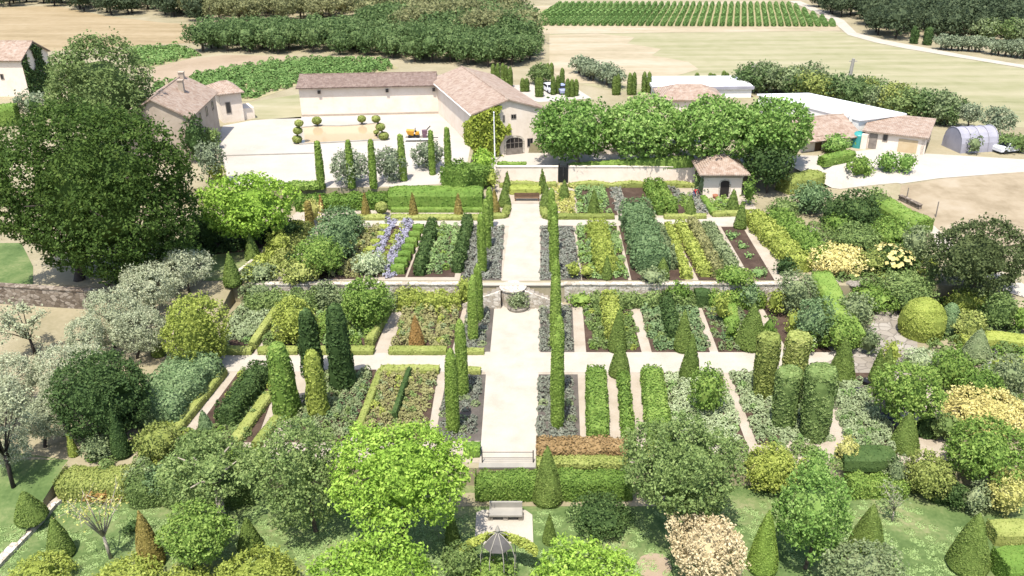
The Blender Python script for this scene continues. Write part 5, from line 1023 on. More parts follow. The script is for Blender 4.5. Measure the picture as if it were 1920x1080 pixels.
# ------------------------------------------------------------------ trees
tree('oak_tree', 'tree', 'huge dark green oak filling the left side above the stone wall', (-40, 184, 388, 545), (150, 524), 'oak', 'bark_dark', nl=60, lr=.24, cover=1.5, px=3.2, core=.66, irr=.32, depth=.66, low=.95)
tree('tree', 'tree', 'broad olive green bushy tree behind the big oak', (85, 66, 294, 300), (210, 300), 'bushytree', nl=38, lr=.3, cover=1.5, core=.7, px=2.8, depth=.8)
tree('mulberry_tree', 'tree', 'bright yellow green round tree right of the big oak', (368, 318, 560, 455), (470, 462), 'lime', 'bark_dark', nl=46, lr=.26, px=3.2, core=.62)
tree('mulberry_tree', 'tree', 'brilliant lime green round tree at the near end of the path', (607, 772, 893, 1000), (752, 1030), 'lime', 'bark_dark', nl=48, lr=.24, px=3.6, core=.62, irr=.4)
for i, (b, base, lab) in enumerate((((996, 184, 1158, 302), (1085, 312), 'leftmost of the four plane trees behind the garden wall'), ((1120, 180, 1300, 303), (1212, 313), 'plane tree behind the wall, second from the barn'), ((1262, 182, 1430, 301), (1345, 314), 'plane tree behind the wall, third from the barn'), ((1380, 182, 1530, 299), (1456, 316), 'rightmost of the four plane trees, behind the hut'))):
    tree('plane_tree', 'tree', lab, b, base, 'plane', 'bark_pale', nl=44, lr=.3, cover=2.0, irr=.24, group='plane trees on the square', px=3.6, core=.62)
tree('tree', 'tree', 'dark evergreen tree beside the hut', (1392, 268, 1490, 350), (1438, 362), 'darkgreen', nl=30, core=.7)
tree('holm_oak', 'tree', 'big round dark evergreen on the right edge of the garden', (1742, 403, 1925, 558), (1822, 556), 'holm', nl=40, lr=.3, core=.66, px=2.9)
tree('tree', 'tree', 'grey green leafy tree right of the brown hedge', (1158, 764, 1402, 1000), (1290, 1010), 'midgreen', nl=40, lr=.27, px=3.0, core=.6, irr=.45)
tree('tree', 'tree', 'loose grey green tree left of the lime green tree', (468, 772, 655, 1000), (592, 996), 'midgreen', 'bark', nl=46, lr=.26, px=3.2, core=.45, cover=1.15)
tree('tree', 'tree', 'tree with a pale twisted trunk in front of the lower left hedge', (300, 822, 486, 935), (416, 968), 'midgreen', 'bark_pale', nl=30, lr=.32, px=3.2, core=.4, cover=1.1, rtr=.28)
tree('tree', 'tree', 'tall leafy tree with yellow green tips on the lower right lawn', (1450, 872, 1600, 1052), (1510, 1066), 'plane', nl=46, lr=.27, px=3.4, core=.62)
tree('tree', 'tree', 'round bright green tree beside the dark gravel bed', (1640, 672, 1772, 800), (1712, 806), 'green', nl=36, lr=.3, px=3.0)
tree('smoke_bush', 'tree', 'pinkish cream flowering smoke bush at the bottom edge', (1244, 952, 1412, 1092), (1326, 1100), 'smoke', nl=46, lr=.27, px=3.0, core=.7, spread=.8, irr=.4)
tree('tree', 'tree', 'layered green tree at the right edge', (1770, 778, 1935, 910), (1862, 920), 'green', nl=40, lr=.3, px=3.2)
tree('tree', 'tree', 'bright green tree top at the bottom edge left of the arbour', (545, 1030, 840, 1190), (690, 1210), 'lime', nl=60, lr=.22, px=3.8); tree('tree', 'tree', 'bright green tree top at the bottom edge right of the arbour', (975, 1022, 1210, 1175), (1100, 1195), 'lime', nl=50, lr=.24, px=3.8)
shrub('golden green shrub top at the bottom edge below the orange cone', (150, 1066, 300, 1136), 'yellowgreen', px=3.2); shrub('golden green shrub top at the bottom edge below the cone by the big round bush', (400, 1042, 556, 1130), 'yellowgreen', px=3.2); shrub('low golden green shrub between two taller ones at the bottom edge', (290, 1064, 400, 1130), 'yellowgreen', px=3.2)
tree('tree', 'tree', 'grey green bush tree at the bottom edge in front of the clipped cone', (1540, 1012, 1700, 1130), (1622, 1140), 'greygreen', nl=40, lr=.28, px=3.4)
tree('tree', 'tree', 'yellow green round shrub tree with dark stem on the lower left lawn', (296, 938, 442, 1062), (362, 1070), 'green', 'bark_dark', nl=44, lr=.26, px=3.2, core=.68)
def sparse(lab, box, base, mat, barkm, leaves=500, name='tree'):
    """open tree of bare spreading branches with a thin veil of leaves"""
    rng = nrng(); g = P(*base); s = ppm(g); x0, y0, x1, y1 = box; zt = z_at(g, y0) - g[2]; R = (x1 - x0) / 2 / s; xo = ((x0 + x1) / 2 - base[0]) / s; r = empty(name, tuple(g), 0, lab, 'tree'); m = MB(); tips = []
    hf_ = zt * .35; ks = min(1, R / 2.4); m.tube([(0, 0, -.2), (xo * .2, 0, hf_)], [.16 * ks, .11 * ks], 7)
    for i in range(11):
        a = rng.uniform(0, 6.283); rr = R * rng.uniform(.4, 1); e = np.array([xo + rr * math.cos(a), rr * math.sin(a), zt * rng.uniform(.7, 1)]); mid = np.array([xo * .2, 0, hf_]) * .5 + e * .5 + (0, 0, .1); m.tube([(xo * .2, 0, hf_ * .9), mid, e], [.07 * ks, .045 * ks, .015], 5); tips.append((mid, e))
        for k in range(3): q = mid + (e - mid) * rng.uniform(.1, .8); e2 = q + rng.normal(size=3) * R * .22 + (0, 0, .2); m.tube([q, e2], [.025, .01], 4); tips.append((q, e2))
    obj('trunk', m, barkm, r, smooth=True); p = np.array([a + (b - a) * rng.uniform(.3, 1.1) + rng.normal(size=3) * .18 for a, b in [tips[i] for i in rng.integers(len(tips), size=leaves)]]); l = MB(); l.leaves(p, np.tile((0, 0, 1.0), (len(p), 1)), leafsize(s, 2.6), rng, .9); obj('crown', l, mat, r); return r
sparse('nearly bare pollarded tree with a pale thin trunk on the lower left lawn', (140, 918, 252, 1030), (208, 1047), 'golden', 'bark_pale', 420)
sparse('thin young tree in a fenced circle on the right lawn', (1640, 915, 1692, 985), (1673, 978), 'greygreen', 'bark_pale', 200)
sparse('grey twiggy dead looking tree at the left edge', (-30, 720, 118, 905), (25, 914), 'olive_pale', 'bark_dark', 2400)
sparse('sparse olive with dark forked trunk on the dry slope', (0, 575, 112, 668), (66, 664), 'olive_pale', 'bark_dark', 1500, 'olive_tree')
OG = 'olive trees on the dry slope'
for i, (b, base, lab) in enumerate((((292, 462, 398, 540), (356, 552), 'grey olive tree at the top of the slope by the small lawn'), ((222, 490, 338, 582), (290, 592), 'grey olive tree just below the end of the stone wall'), ((155, 538, 272, 645), (215, 652), 'pale olive tree on the slope below the stone wall'), ((205, 575, 318, 668), (258, 672), 'grey olive tree beside the yellow green shrub, dark forked trunk'), ((60, 636, 190, 752), (120, 760), 'pale olive tree halfway down the dry slope'), ((-40, 655, 70, 775), (20, 780), 'olive tree on the slope at the left edge'), ((40, 740, 128, 830), (85, 838), 'pale olive tree low on the slope'), ((-40, 700, 50, 800), (5, 812), 'pale olive tree at the left edge, second row down'), ((70, 690, 150, 780), (108, 790), 'pale olive tree against the big dark shrub'), ((120, 590, 200, 680), (160, 690), 'pale olive tree below the sparse forked one'), ((-30, 800, 60, 880), (20, 890), 'pale olive tree above the dead looking one'))):
    tree('olive_tree', 'olive tree', lab, b, base, 'olive_pale', 'bark_dark', nl=34, lr=.34, cover=1.3, core=.3, group=OG, px=2.4, limbs=6, spread=1.0, aspect=.38, irr=.5)
for b, base, lab in (((616, 276, 696, 346), (655, 344), 'grey olive between the first three yard cypresses'), ((700, 272, 764, 342), (730, 338), 'grey olive between the third and fourth yard cypresses'), ((766, 264, 834, 314), (800, 315), 'grey olive in front of the trailer'), ((364, 262, 420, 330), (392, 345), 'grey olive at the left edge of the yard')):
    tree('olive_tree', 'olive tree', lab, b, base, 'olive', 'bark', nl=26, lr=.34, cover=1.3, core=.55, px=2.4, group='olives beside the yard')
tree('olive_tree', 'olive tree', 'round olive by the far left house', (28, 172, 92, 216), (60, 222), 'olive', nl=20, core=.6)
tree('olive_tree', 'olive tree', 'left of the two spreading olives above the plastic tunnel', (1790, 192, 1842, 230), (1816, 240), 'olive', nl=20, core=.4, px=2.2); tree('olive_tree', 'olive tree', 'right of the two spreading olives above the plastic tunnel', (1836, 200, 1908, 246), (1862, 258), 'olive', nl=24, core=.4, px=2.2)
# ------------------------------------------------------------------ shrubs and border plants
for lab, box, mat in (
    ('big rounded dark green shrub low on the left slope', (104, 652, 274, 830), 'darkgreen'), ('yellow green feathery shrub left of the garden corner', (305, 548, 428, 694), 'yellowgreen'), ('low grey shrub by the dark spire', (152, 812, 216, 864), 'greygreen'),
    ('variegated golden shrub beside the dark spire', (254, 790, 338, 862), 'boxhedge'), ('grey green shrub in the lower left border', (226, 866, 302, 932), 'greygreen'), ('broad green shrub in the lower left border', (268, 862, 352, 936), 'bluegreen'),
    ('green shrub right of the blue green row foot', (330, 800, 420, 880), 'midgreen'), ('orange tinted low shrub behind the stone edging', (160, 902, 238, 934), 'rust'), ('small dark flowering shrub under the bare tree', (230, 972, 266, 1002), 'darkgreen'),
    ('golden green shrub in the bottom left corner', (10, 1040, 126, 1116), 'yellowgreen'), ('low green shrub in front of the arbour', (878, 1044, 968, 1110), 'green'), ('green shrub at the left foot of the arbour', (826, 1012, 900, 1090), 'midgreen'),
    ('olive green rounded shrub behind the dark columns', (508, 556, 592, 648), 'yellowgreen'), ('tall leafy green shrub at the left terrace edge', (640, 520, 738, 622), 'green'), ('mixed flowering shrub at the left end of the terrace', (452, 520, 522, 572), 'greygreen'),
    ('bronze green shrub on the terrace edge', (524, 512, 604, 566), 'boxhedge'), ('grey shrub above the leafy crop', (576, 528, 642, 580), 'greygreen'), ('pale green shrub below the violet lavender', (660, 500, 730, 545), 'silver'),
    ('yellow green shrub left of the terrace stair', (852, 516, 894, 572), 'yellowgreen'), ('golden low shrub in the terrace border', (772, 548, 830, 578), 'golden'), ('rust flowered shrub in the terrace border', (735, 535, 790, 575), 'boxhedge'),
    ('yellow green ball shrub right of the stair, left one', (1064, 522, 1090, 553), 'yellowgreen'), ('yellow green ball shrub right of the stair, right one', (1086, 524, 1112, 553), 'yellowgreen'), ('low green shrub under the ball shrubs', (1060, 550, 1115, 568), 'green'),
    ('round silvery shrub on the right terrace edge', (1195, 532, 1250, 566), 'greygreen'), ('leafy green shrub on the right terrace edge', (1245, 528, 1300, 572), 'green'), ('bright leafy shrub beside the big cone', (1334, 545, 1372, 606), 'yellowgreen'), ('dark green round shrub in front of the hedge block', (1358, 598, 1388, 638), 'green'), ('bright green shrub on the terrace behind the big cone', (1340, 528, 1412, 570), 'green'), ('blue green shrub on the terrace above the soil lane', (1388, 532, 1430, 580), 'bluegreen'), ('green bush right of the big cone', (1425, 590, 1458, 650), 'green'),
    ('yellow green shrub at the head of the soil bed', (1436, 538, 1474, 592), 'yellowgreen'), ('yellow green climber in the soil bed', (1474, 576, 1504, 630), 'yellowgreen'),
    ('grey green shrub mass right of the soil bed', (1458, 508, 1530, 592), 'greygreen'), ('dark blue green shrub in the dense border', (1492, 552, 1566, 650), 'bluegreen'), ('dark rounded shrub in the dense border', (1540, 590, 1612, 662), 'green'), ('small dark shrub at the upper end of the dense border', (1446, 512, 1488, 545), 'darkgreen'),
    ('bright green bushy climber in front of the pale sage', (1290, 682, 1362, 778), 'green'), ('yellow green shrub under the clipped drums', (1398, 800, 1500, 892), 'yellowgreen'), ('leafy shrub at the foot of the tallest drum', (1500, 800, 1570, 905), 'plane'), ('orange yellow shrub right of the drum foot', (1560, 848, 1604, 904), 'golden'), ('low dark green shrub left of the big lawn tree', (1064, 928, 1184, 1006), 'darkgreen'),
    ('round golden variegated shrub on the right lawn edge', (1696, 844, 1786, 938), 'boxhedge'), ('dark green shrub behind the small dark ball', (1764, 902, 1814, 954), 'darkgreen'), ('brownish grey shrub on the right lawn edge', (1806, 902, 1856, 966), 'greygreen'), ('golden yellow shrub at the right edge', (1850, 872, 1930, 968), 'golden'), ('peach coloured flowering shrub at the right edge', (1772, 736, 1925, 806), 'peach'), ('tall feathery green shrub left of the golden round one', (1656, 850, 1704, 925), 'greygreen'),
    ('yellow ochre flowering shrub on the upper right bank', (1516, 458, 1630, 512), 'peach'), ('dark green round shrub on the upper right', (1564, 356, 1648, 434), 'darkgreen'), ('blue green shrub right of the hut', (1482, 340, 1560, 402), 'bluegreen'), ('dark conifer shrub on the upper right bank', (1540, 368, 1585, 425), 'darkgreen'), ('olive shrub at the head of the upper right bank', (1440, 368, 1498, 410), 'midgreen'), ('tall grey green shrub behind the round dark one', (1620, 352, 1668, 402), 'midgreen'),
    ('grey green shrub in the middle of the upper right bank', (1555, 416, 1650, 470), 'midgreen'), ('green shrub below the rounded hedge', (1630, 408, 1715, 462), 'green'), ('feathery grey shrub by the side path', (1690, 418, 1748, 500), 'greygreen'), ('small green shrub above the ochre one', (1545, 400, 1600, 440), 'green'), ('grey green bank shrub beside the big round evergreen', (1650, 475, 1760, 548), 'midgreen'),
    ('reddish stemmed shrub between the rocks', (1600, 495, 1660, 545), 'boxhedge'), ('low green shrub below the rocks', (1590, 528, 1690, 585), 'green'), ('white flowered shrub left of the stone path', (1570, 545, 1640, 620), 'greygreen'), ('olive shrub right of the upper rocks', (1668, 530, 1745, 592), 'midgreen'), ('brown grey shrub by the stone path', (1612, 615, 1652, 668), 'greygreen'), ('yellow leaved shrub under the big round evergreen', (1776, 540, 1850, 592), 'yellowgreen'), ('dark green dome behind the right hedge', (1842, 545, 1908, 620), 'midgreen'), ('bright green shrub at the right edge above the hedge', (1898, 560, 1940, 630), 'green'), ('brownish shrub between the grey column and the dome', (1780, 580, 1850, 640), 'boxhedge'),
    ('bamboo like green shrub below the grey cone', (1742, 655, 1822, 730), 'green'), ('leafy green shrub in the lower right border', (1790, 690, 1880, 760), 'green'), ('grey leaved shrub at the right edge below the hedge', (1862, 664, 1930, 742), 'greygreen'), ('pale yellow shrub by the stone path pair of cones', (1655, 632, 1690, 690), 'yellowgreen'), ('dark shrub right of the dark cone', (1745, 770, 1800, 830), 'midgreen'), ('low flowering shrub by the stone path', (1690, 650, 1760, 700), 'silver'),
    ('large blue green shrub at the head of the left upper bed', (600, 388, 682, 452), 'bluegreen'), ('silvery blue shrub in the middle of the left upper bed', (578, 412, 668, 494), 'bluegreen'), ('large rounded green shrub at the front of the left upper bed', (552, 438, 646, 522), 'green'), ('dark narrow shrub left of the big blue green ones', (533, 468, 568, 518), 'darkgreen'),
    ('golden leafy shrub by the yellowish column', (568, 372, 604, 420), 'golden'), ('light green shrub by the left stone edging', (500, 430, 545, 480), 'yellowgreen'), ('grey green low shrub at the end of the left rows', (455, 492, 520, 530), 'greygreen'), ('yellow ball shrub at the left terrace corner', (462, 534, 494, 560), 'yellowgreen'),
    ('bright yellow green shrub at the foot of the barn ivy', (882, 278, 932, 335), 'lime'), ('green rounded shrub at the right end of the yard hedges', (826, 300, 890, 345), 'green'), ('dark green ball shrub by the wall end', (884, 300, 912, 335), 'darkgreen'), ('yellow shrub at the left end of the garden wall', (912, 318, 934, 352), 'yellowgreen'),
    ('dark shrub left of the hut', (1298, 320, 1318, 362), 'midgreen'), ('pale green climber on the hut corner', (1306, 325, 1328, 368), 'greygreen'), ('slim dark tree right of the hut', (1390, 330, 1420, 385), 'green'),
    ('bushy fig in front of the long shed, left one', (1588, 292, 1638, 335), 'green'), ('fig bush left of the pair by the road', (1535, 280, 1592, 318), 'plane'), ('bushy fig on the farm road, left of the last pair', (1643, 284, 1684, 322), 'plane'), ('bushy fig on the farm road, right of the last pair', (1678, 286, 1722, 324), 'plane'), ('small weeping shrub in front of the tunnel', (1816, 252, 1842, 290), 'greygreen'), ('dark bush below the farmhouse wing', (372, 238, 416, 280), 'midgreen'), ('tall dark shrub at the front corner of the farmhouse wing', (336, 214, 390, 306), 'darkgreen'), ('golden bush at the yard edge below the olive', (388, 300, 424, 345), 'yellowgreen'), ('small dark tree by the tunnel end', (1868, 250, 1930, 285), 'midgreen')):
    shrub(lab, box, mat)
shrub('dark leaved shrub with peach flower heads', (1628, 456, 1712, 512), 'darkgreen', mats2=('peach', 1.2, 2.0)); shrub('white flowered shrub near the sage bed', (1480, 618, 1530, 662), 'green', mats2=('silver', .5, 1.2))
topiary('large yellow green dome beside the stone path', 1725, 644, 561, 84, 'yellowgreen', 'dome'); topiary('grey green rounded column behind the yellow dome', 1775, 634, 568, 36, 'bluegreen', 'dome', name='clipped_shrub'); topiary('small dark clipped ball on the right lawn edge', 1755, 944, 919, 26, 'darkgreen', 'dome')
planting('low mixed border cover on the right bank between the shrubs', [(1500, 440), (1560, 400), (1680, 420), (1740, 470), (1770, 540), (1900, 560), (1960, 640), (1960, 760), (1760, 760), (1735, 640), (1690, 560), (1620, 560), (1580, 560), (1530, 500)], 'midgreen', .7, 1.1, px=2.6)
planting('low mixed cover under the lower left shrubs', [(150, 860), (330, 800), (430, 840), (480, 880), (480, 935), (230, 935)], 'midgreen', .6, 1.0, px=2.6)
planting('mixed border cover along the near edge of the right beds', [(1180, 845), (1420, 840), (1580, 850), (1580, 915), (1400, 905), (1200, 925)], 'midgreen', .6, 1.0, px=2.6)
patch('pebble_bed', [(1850, 640), (1900, 636), (1912, 655), (1866, 668)], 'pebbles', lift=.12); patch('pond_water', [(1838, 668), (1862, 664), (1866, 694), (1842, 704)], 'tarp', lift=.1)
rng = nrng()
for x, y, w in ((1648, 580, 30), (1672, 588, 26), (1655, 596, 34), (1690, 600, 22), (1585, 510, 40), (1602, 532, 34), (1570, 526, 22), (1530, 448, 22), (1700, 688, 22), (1718, 672, 20), (1640, 640, 18)):
    g = P(x, y); s = ppm(g); v = ICO[0] * (1 + .14 * rng.normal(size=(len(ICO[0]), 1))) * (w / 2 / s, w / 2.6 / s, w / 6 / s); tag(obj('rock', MB().add(v, ICO[1]), 'rock', loc=g), 'flat grey boulder set along the stone path on the right bank', 'rock', 'boulders on the right bank')
for lab, A, B in (('stone kerb edging the left upper beds', (430, 526), (580, 410)),):
    a, b = P(*A), P(*B); d = b - a; L = np.linalg.norm(d[:2]); m = MB().box(0, L, -.18, .18, -.1, .32, M=Matrix.Rotation(math.atan2(d[1], d[0]), 4, 'Z')); tag(obj('stone_kerb', m, 'stone', loc=a), lab, 'kerb')

# ------------------------------------------------------------------ far trees, vines, hedgerow (copies of a few built trees)
def proto(name, mat, R, c, H, leaf, nl, lr, barkm='bark', cover=1.2, core=.68):
    rng = nrng(); r = bpy.data.objects.new(name, None); m = MB(); trunk(m, H, .22, rng, H, R, 4); t = bpy.data.objects.new('trunk', m.mesh('trunk', barkm)); t.parent = r
    m = MB(); crown(m, (0, 0, H), R, c, leaf, rng, nl, lr, cover, core); k = bpy.data.objects.new('crown', m.mesh('crown', mat)); k.parent = r; return r
def scatter(protos, poly, sp, size, label, cat, group, cap=130):
    W_ = [onplane(x, y, ZD) for x, y in poly]; xy = np.array([w[:2] for w in W_]); rng = nrng(); lo_, hi_ = xy.min(0), xy.max(0); pts = []
    for j, Y in enumerate(np.arange(lo_[1], hi_[1], sp * .87)):
        for X in np.arange(lo_[0] + (j % 2) * sp * .5, hi_[0], sp):
            pts.append((X + rng.normal() * sp * .18, Y + rng.normal() * sp * .18))
    pts = np.array(pts); pts = pts[inpoly(pts[:, 0], pts[:, 1], xy.tolist())]
    for i, (X, Y) in enumerate(pts[np.argsort(pts[:, 1])][:cap]):
        k = rng.uniform(*size); copy_tree(protos[int(rng.integers(len(protos)))], (X, Y, ZD), rng.uniform(0, 6.28), (k * rng.uniform(.9, 1.1), k * rng.uniform(.9, 1.1), k), label, group)['category'] = cat
po = [proto('oak_tree', 'farwood', 3.3, 2.7, 3.3, .55, 18, .4) for _ in range(3)]; pp = [proto('pine_tree', 'pine', 3.6, 2.4, 4.2, .55, 16, .42) for _ in range(3)]; pdk = [proto('woodland_tree', 'darkwood', 3.8, 3.1, 4.0, .6, 18, .4, 'bark_dark') for _ in range(3)]; pov = [proto('olive_tree', 'olive', 2.0, 1.4, 1.9, .4, 12, .42) for _ in range(2)]
ph = [proto('hedgerow_tree', k, 2.6, 2.1, 2.4, .45, 14, .42) for k in ('bushytree', 'greygreen', 'boxhedge', 'farwood')]
scatter(po, [(372, 98), (520, 101), (700, 106), (860, 128), (1012, 132), (1020, 105), (860, 88), (640, 72), (400, 78)], 5.0, (.85, 1.15), 'dark green oak in the tree belt behind the barns', 'tree', 'oaks of the tree belt')
scatter(po[:2] + pp[:1], [(690, 74), (860, 88), (1020, 104), (1005, 70), (960, 40), (700, 50)], 5.6, (1.0, 1.35), 'tall tree on the rear of the tree belt behind the barns', 'tree', 'trees at the rear of the belt')
scatter(pp, [(690, 52), (955, 42), (950, 8), (935, -20), (700, -10)], 7.0, (1.1, 1.5), 'olive brown pine rising behind the tree belt', 'pine tree', 'pines behind the tree belt')
scatter(pp, [(425, 50), (650, 48), (655, 20), (620, -25), (400, -25), (300, 20)], 7.0, (.9, 1.3), 'light olive pine in the wood beyond the straw field', 'pine tree', 'pines beyond the straw field')
scatter(pdk, [(100, 12), (200, 30), (420, 47), (330, 16), (420, -20), (-60, -30), (-60, 12)], 7.5, (.9, 1.2), 'dark tree in the wood beyond the straw field', 'tree', 'dark trees beyond the straw field')
scatter(pdk, [(1520, 8), (1606, 52), (1650, 70), (1710, 80), (1800, 76), (1940, 74), (1960, 20), (1960, -40), (1480, -40)], 7.0, (.9, 1.3), 'dark tree in the wood on the upper right', 'tree', 'dark trees of the upper right wood')
scatter(po[:1] + pdk[:1], [(645, 30), (700, 40), (700, 20), (650, 18)], 7, (.8, 1.0), 'dark tree at the gap in the wood', 'tree', 'trees at the gap in the wood')
def along(protos, pts, n, size, label, cat, group, jit=.6, mode=None):
    rng = nrng(); W_ = [P(*p) for p in pts]; seg = [np.linalg.norm(b - a) for a, b in zip(W_[:-1], W_[1:])]; T = sum(seg)
    for i in range(n):
        d = T * (i + .5) / n; k = 0
        while k < len(seg) - 1 and d > seg[k]: d -= seg[k]; k += 1
        p = W_[k] + (W_[k + 1] - W_[k]) * (d / seg[k]); q = rng.uniform(*size); c = copy_tree(protos[int(rng.integers(len(protos)))], (p[0] + rng.normal() * jit, p[1] + rng.normal() * jit, hz(p[0], p[1])), rng.uniform(0, 6.28), (q, q, q * rng.uniform(.9, 1.1)), label, group); c['category'] = cat
along(ph, [(1392, 168), (1480, 178), (1600, 204), (1700, 222), (1790, 238)], 26, (.75, 1.15), 'mixed tree in the hedgerow behind the sheds', 'tree', 'hedgerow behind the sheds'); along(ph[1:], [(1400, 158), (1500, 166), (1620, 190), (1720, 208), (1800, 222)], 22, (.7, 1.05), 'mixed tree on the field side of the hedgerow', 'tree', 'field side of the hedgerow')
along(pov, [(1758, 92), (1840, 98)], 8, (.9, 1.1), 'grey olive in the left row below the upper right wood', 'olive tree', 'left olive row by the track', .2); along(pov, [(1852, 102), (1940, 112)], 7, (.95, 1.15), 'grey olive in the right row below the upper right wood', 'olive tree', 'right olive row by the track', .2)
along(ph[:2], [(1830, 76), (1930, 80)], 5, (1.0, 1.3), 'pale round tree at the foot of the upper right wood', 'tree', 'pale trees at the wood edge'); along(pov, [(1078, 136), (1110, 148), (1160, 168)], 11, (.95, 1.2), 'grey olive in the row behind the car park', 'olive tree', 'olive row behind the car park', .4)
along(ph[:1], [(1000, 160), (1020, 152)], 2, (.8, .9), 'grey tree standing in the car park', 'tree', 'trees in the car park')
along(ph[:1], [(380, 72), (372, 82)], 2, (.6, .7), 'pale bush at the left end of the tree belt', 'bush', 'bushes at the end of the belt')
# slim young cypresses along the drives
rng = nrng(); r_ = 1.0; m = MB(); clipped(m, [(.4, .02), (.5, .4), (.5, 2.4), (.42, 3.6), (.25, 4.2), (.02, 4.5)], rng, .3, k=10); cym = m.mesh('cypress', 'yew')
for x, yb, yt in ((925, 154, 119), (934, 160, 118), (943, 150, 118), (949, 150, 122), (957, 164, 124), (942, 166, 146), (950, 164, 148), (980, 172, 146), (988, 172, 146), (1008, 182, 144), (1014, 182, 144), (1027, 148, 118), (1034, 148, 117), (1037, 178, 142), (1046, 176, 141), (1054, 158, 127), (1064, 182, 147), (1072, 182, 148), (1080, 180, 148), (1152, 178, 142), (1158, 178, 138), (1180, 178, 136), (1188, 178, 135), (1207, 174, 134), (1216, 174, 134), (1234, 157, 145), (1258, 156, 143), (1264, 156, 144), (1282, 155, 143), (1290, 155, 145), (1306, 155, 136), (1314, 155, 143), (1331, 154, 136), (1338, 154, 138), (1356, 153, 132), (1362, 153, 136)):
    g = P(x, yb); k = (z_at(g, yt) - g[2]) / 4.5; o = bpy.data.objects.new('cypress', cym); link(o); o.location = g; o.scale = (.9, .9, k); o.rotation_euler = (0, 0, x); tag(o, 'slim young cypress in the lines beyond the barn' if x < 1100 else 'slim young cypress in the line beyond the white hall' if x > 1225 else 'slim young cypress behind the plane trees', 'cypress', 'young cypresses left of the olive row' if x < 1100 else 'young cypresses behind the white hall' if x > 1225 else 'young cypresses behind the plane trees')
topiary('pair end cypress below the upper right wood, slim one', 1711, 84, 48, 12, 'darkgreen', 'column'); topiary('broad dark cypress below the upper right wood', 1738, 88, 50, 18, 'darkgreen', 'column'); topiary('slim dark cypress beside the slim one below the upper right wood', 1717, 84, 56, 8, 'darkgreen', 'column')
# vine rows, upper right
rng = nrng(); m = MB(); n = 2600; y = rng.uniform(0, 60, n); q = rng.uniform(-.3, 3.44, n); w = .44 + .1 * np.sin(y * 1.9) + .08 * np.sin(y * 4.7); m.leaves(np.stack([w * np.cos(q), y, .25 + 1.0 * np.sin(q).clip(0) * w / .5], 1), np.stack([np.cos(q), 0 * q, np.sin(q)], 1), .55, rng, .6); m.box(-.25, .25, 0, 60, .15, .8); vm = m.mesh('vine_row', 'vine')
VP = (1395, -215); 
for i in range(42):
    x0 = 992 + i * 13.9; y0 = 49 + (x0 - 990) * .003
    a = onplane(x0, y0, ZD); b = onplane(VP[0], VP[1] + .01, ZD) if False else None
    yt = 10 if x0 < 1500 else 10 + (x0 - 1500) * .55; t = (y0 - yt) / (y0 - VP[1]); x1 = x0 + (VP[0] - x0) * t
    lim = 1478 + (yt - 7) * 2.2
    if x1 > lim + 4:
        # shorten where the track cuts the row
        for yy in np.linspace(yt, y0 - 2, 30):
            t = (y0 - yy) / (y0 - VP[1]); x1 = x0 + (VP[0] - x0) * t; yt = yy
            if x1 < 1478 + (yy - 7) * 2.2: break
    b = onplane(x1, yt, ZD); d = (b - a)[:2]; L = np.linalg.norm(d)
    if L < 3: continue
    o = bpy.data.objects.new('vine_row', vm); link(o); o.location = (a[0], a[1], ZD + .03); o.scale = (1, L / 60, 1); o.rotation_euler = (0, 0, math.atan2(d[1], d[0]) - math.pi / 2); tag(o, 'trimmed vine row in the striped vineyard beyond the field', 'vine row', 'vine rows of the striped vineyard')
planting('leafy vines of the vineyard behind the farmhouse', [(290, 192), (292, 162), (380, 141), (490, 122), (600, 110), (715, 116), (742, 128), (690, 138), (560, 158), (468, 186)], 'vine', 1.0, 1.5, name='vineyard', cat='vineyard', px=2.6, jitter=.15)
planting('leafy vines of the small vineyard beside the bushy tree', [(240, 94), (330, 88), (372, 104), (330, 114), (288, 124), (252, 123)], 'vine', 1.0, 1.5, name='vineyard', cat='vineyard', px=2.6, jitter=.15)
planting('far strip of vines at the gap in the wood', [(640, 16), (700, 12), (700, 4), (640, 8)], 'vine', 1.0, 1.8, name='vineyard', cat='vineyard', px=2.6)
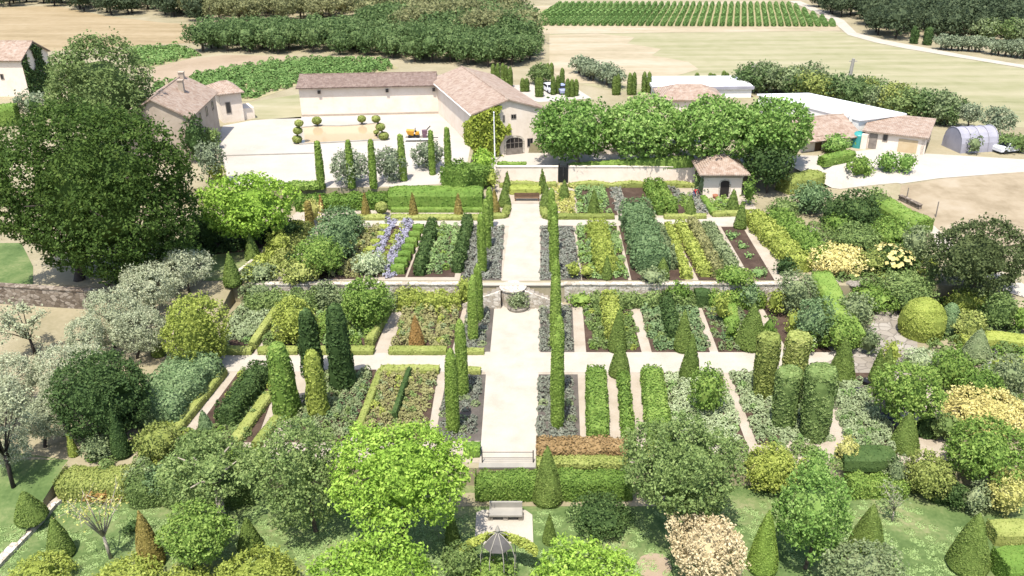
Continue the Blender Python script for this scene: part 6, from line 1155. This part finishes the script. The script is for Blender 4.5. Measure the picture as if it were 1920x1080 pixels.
planting('short grass of the lower lawn', [(-30, 1000), (60, 935), (150, 925), (480, 945), (880, 955), (880, 1025), (1006, 1025), (1006, 955), (1180, 955), (1600, 930), (1700, 940), (1800, 990), (1850, 1090), (1300, 1130), (300, 1120), (0, 1120)], 'lawn_grass', .05, .55, name='grass', cat='grass', px=1.5, lift=.0, cr=.7, fill=.5)
patch('painted_ground_shade', [(205, 534), (300, 470), (380, 420), (560, 418), (575, 440), (480, 468), (392, 482), (372, 500), (330, 534)], 'soil', lift=.015)  # dark soil colour painted in for the deep shade under the trees
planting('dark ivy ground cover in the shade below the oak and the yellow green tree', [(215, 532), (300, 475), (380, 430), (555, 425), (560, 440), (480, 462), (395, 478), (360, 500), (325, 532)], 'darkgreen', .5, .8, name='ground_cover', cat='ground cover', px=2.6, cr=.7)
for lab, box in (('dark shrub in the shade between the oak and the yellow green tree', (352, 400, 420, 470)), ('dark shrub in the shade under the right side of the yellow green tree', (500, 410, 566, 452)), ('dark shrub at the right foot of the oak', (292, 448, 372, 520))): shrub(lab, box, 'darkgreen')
a, b = P(412, 293), P(592, 288); d = b - a; m = MB().box(0, float(np.linalg.norm(d[:2])), -.12, .12, -.1, .16, M=Matrix.Rotation(math.atan2(d[1], d[0]), 4, 'Z')); tag(obj('stone_kerb', m, 'concrete', loc=a), 'thin stone kerb line crossing the gravel yard', 'kerb')
for x, yb, yt in ((1754, 408, 378), (1700, 372, 352), (1812, 440, 412)):
    g = P(x, yb); tag(obj('fence_post', MB().tube([(0, 0, -.2), (0, 0, z_at(g, yt) - g[2])], [.07, .06], 6), 'wood_grey', loc=g), 'thin wooden post standing in the dry field at the right', 'fence post', 'posts in the dry field')
wallrun('low reddish stone wall at the corner of the dry field', [(1684, 376), (1722, 394)], .6, .4, 'stone_brown_and_shade', 'stone_brown_and_shade', 'field_wall')
rw = empty('retaining_wall', (0, 0, 0), 0, 'low plastered retaining wall beside the barn gable behind the plane trees', 'wall'); obj('wall', MB().box(float(org[0]) + .3, XE, YE - .45, YE - .06, ZE - .2, ZD + .12), 'plaster', rw); obj('coping', MB().box(float(org[0]) + .3, XE, YE - .5, YE + .02, ZD + .122, ZD + .22), 'stone', rw)
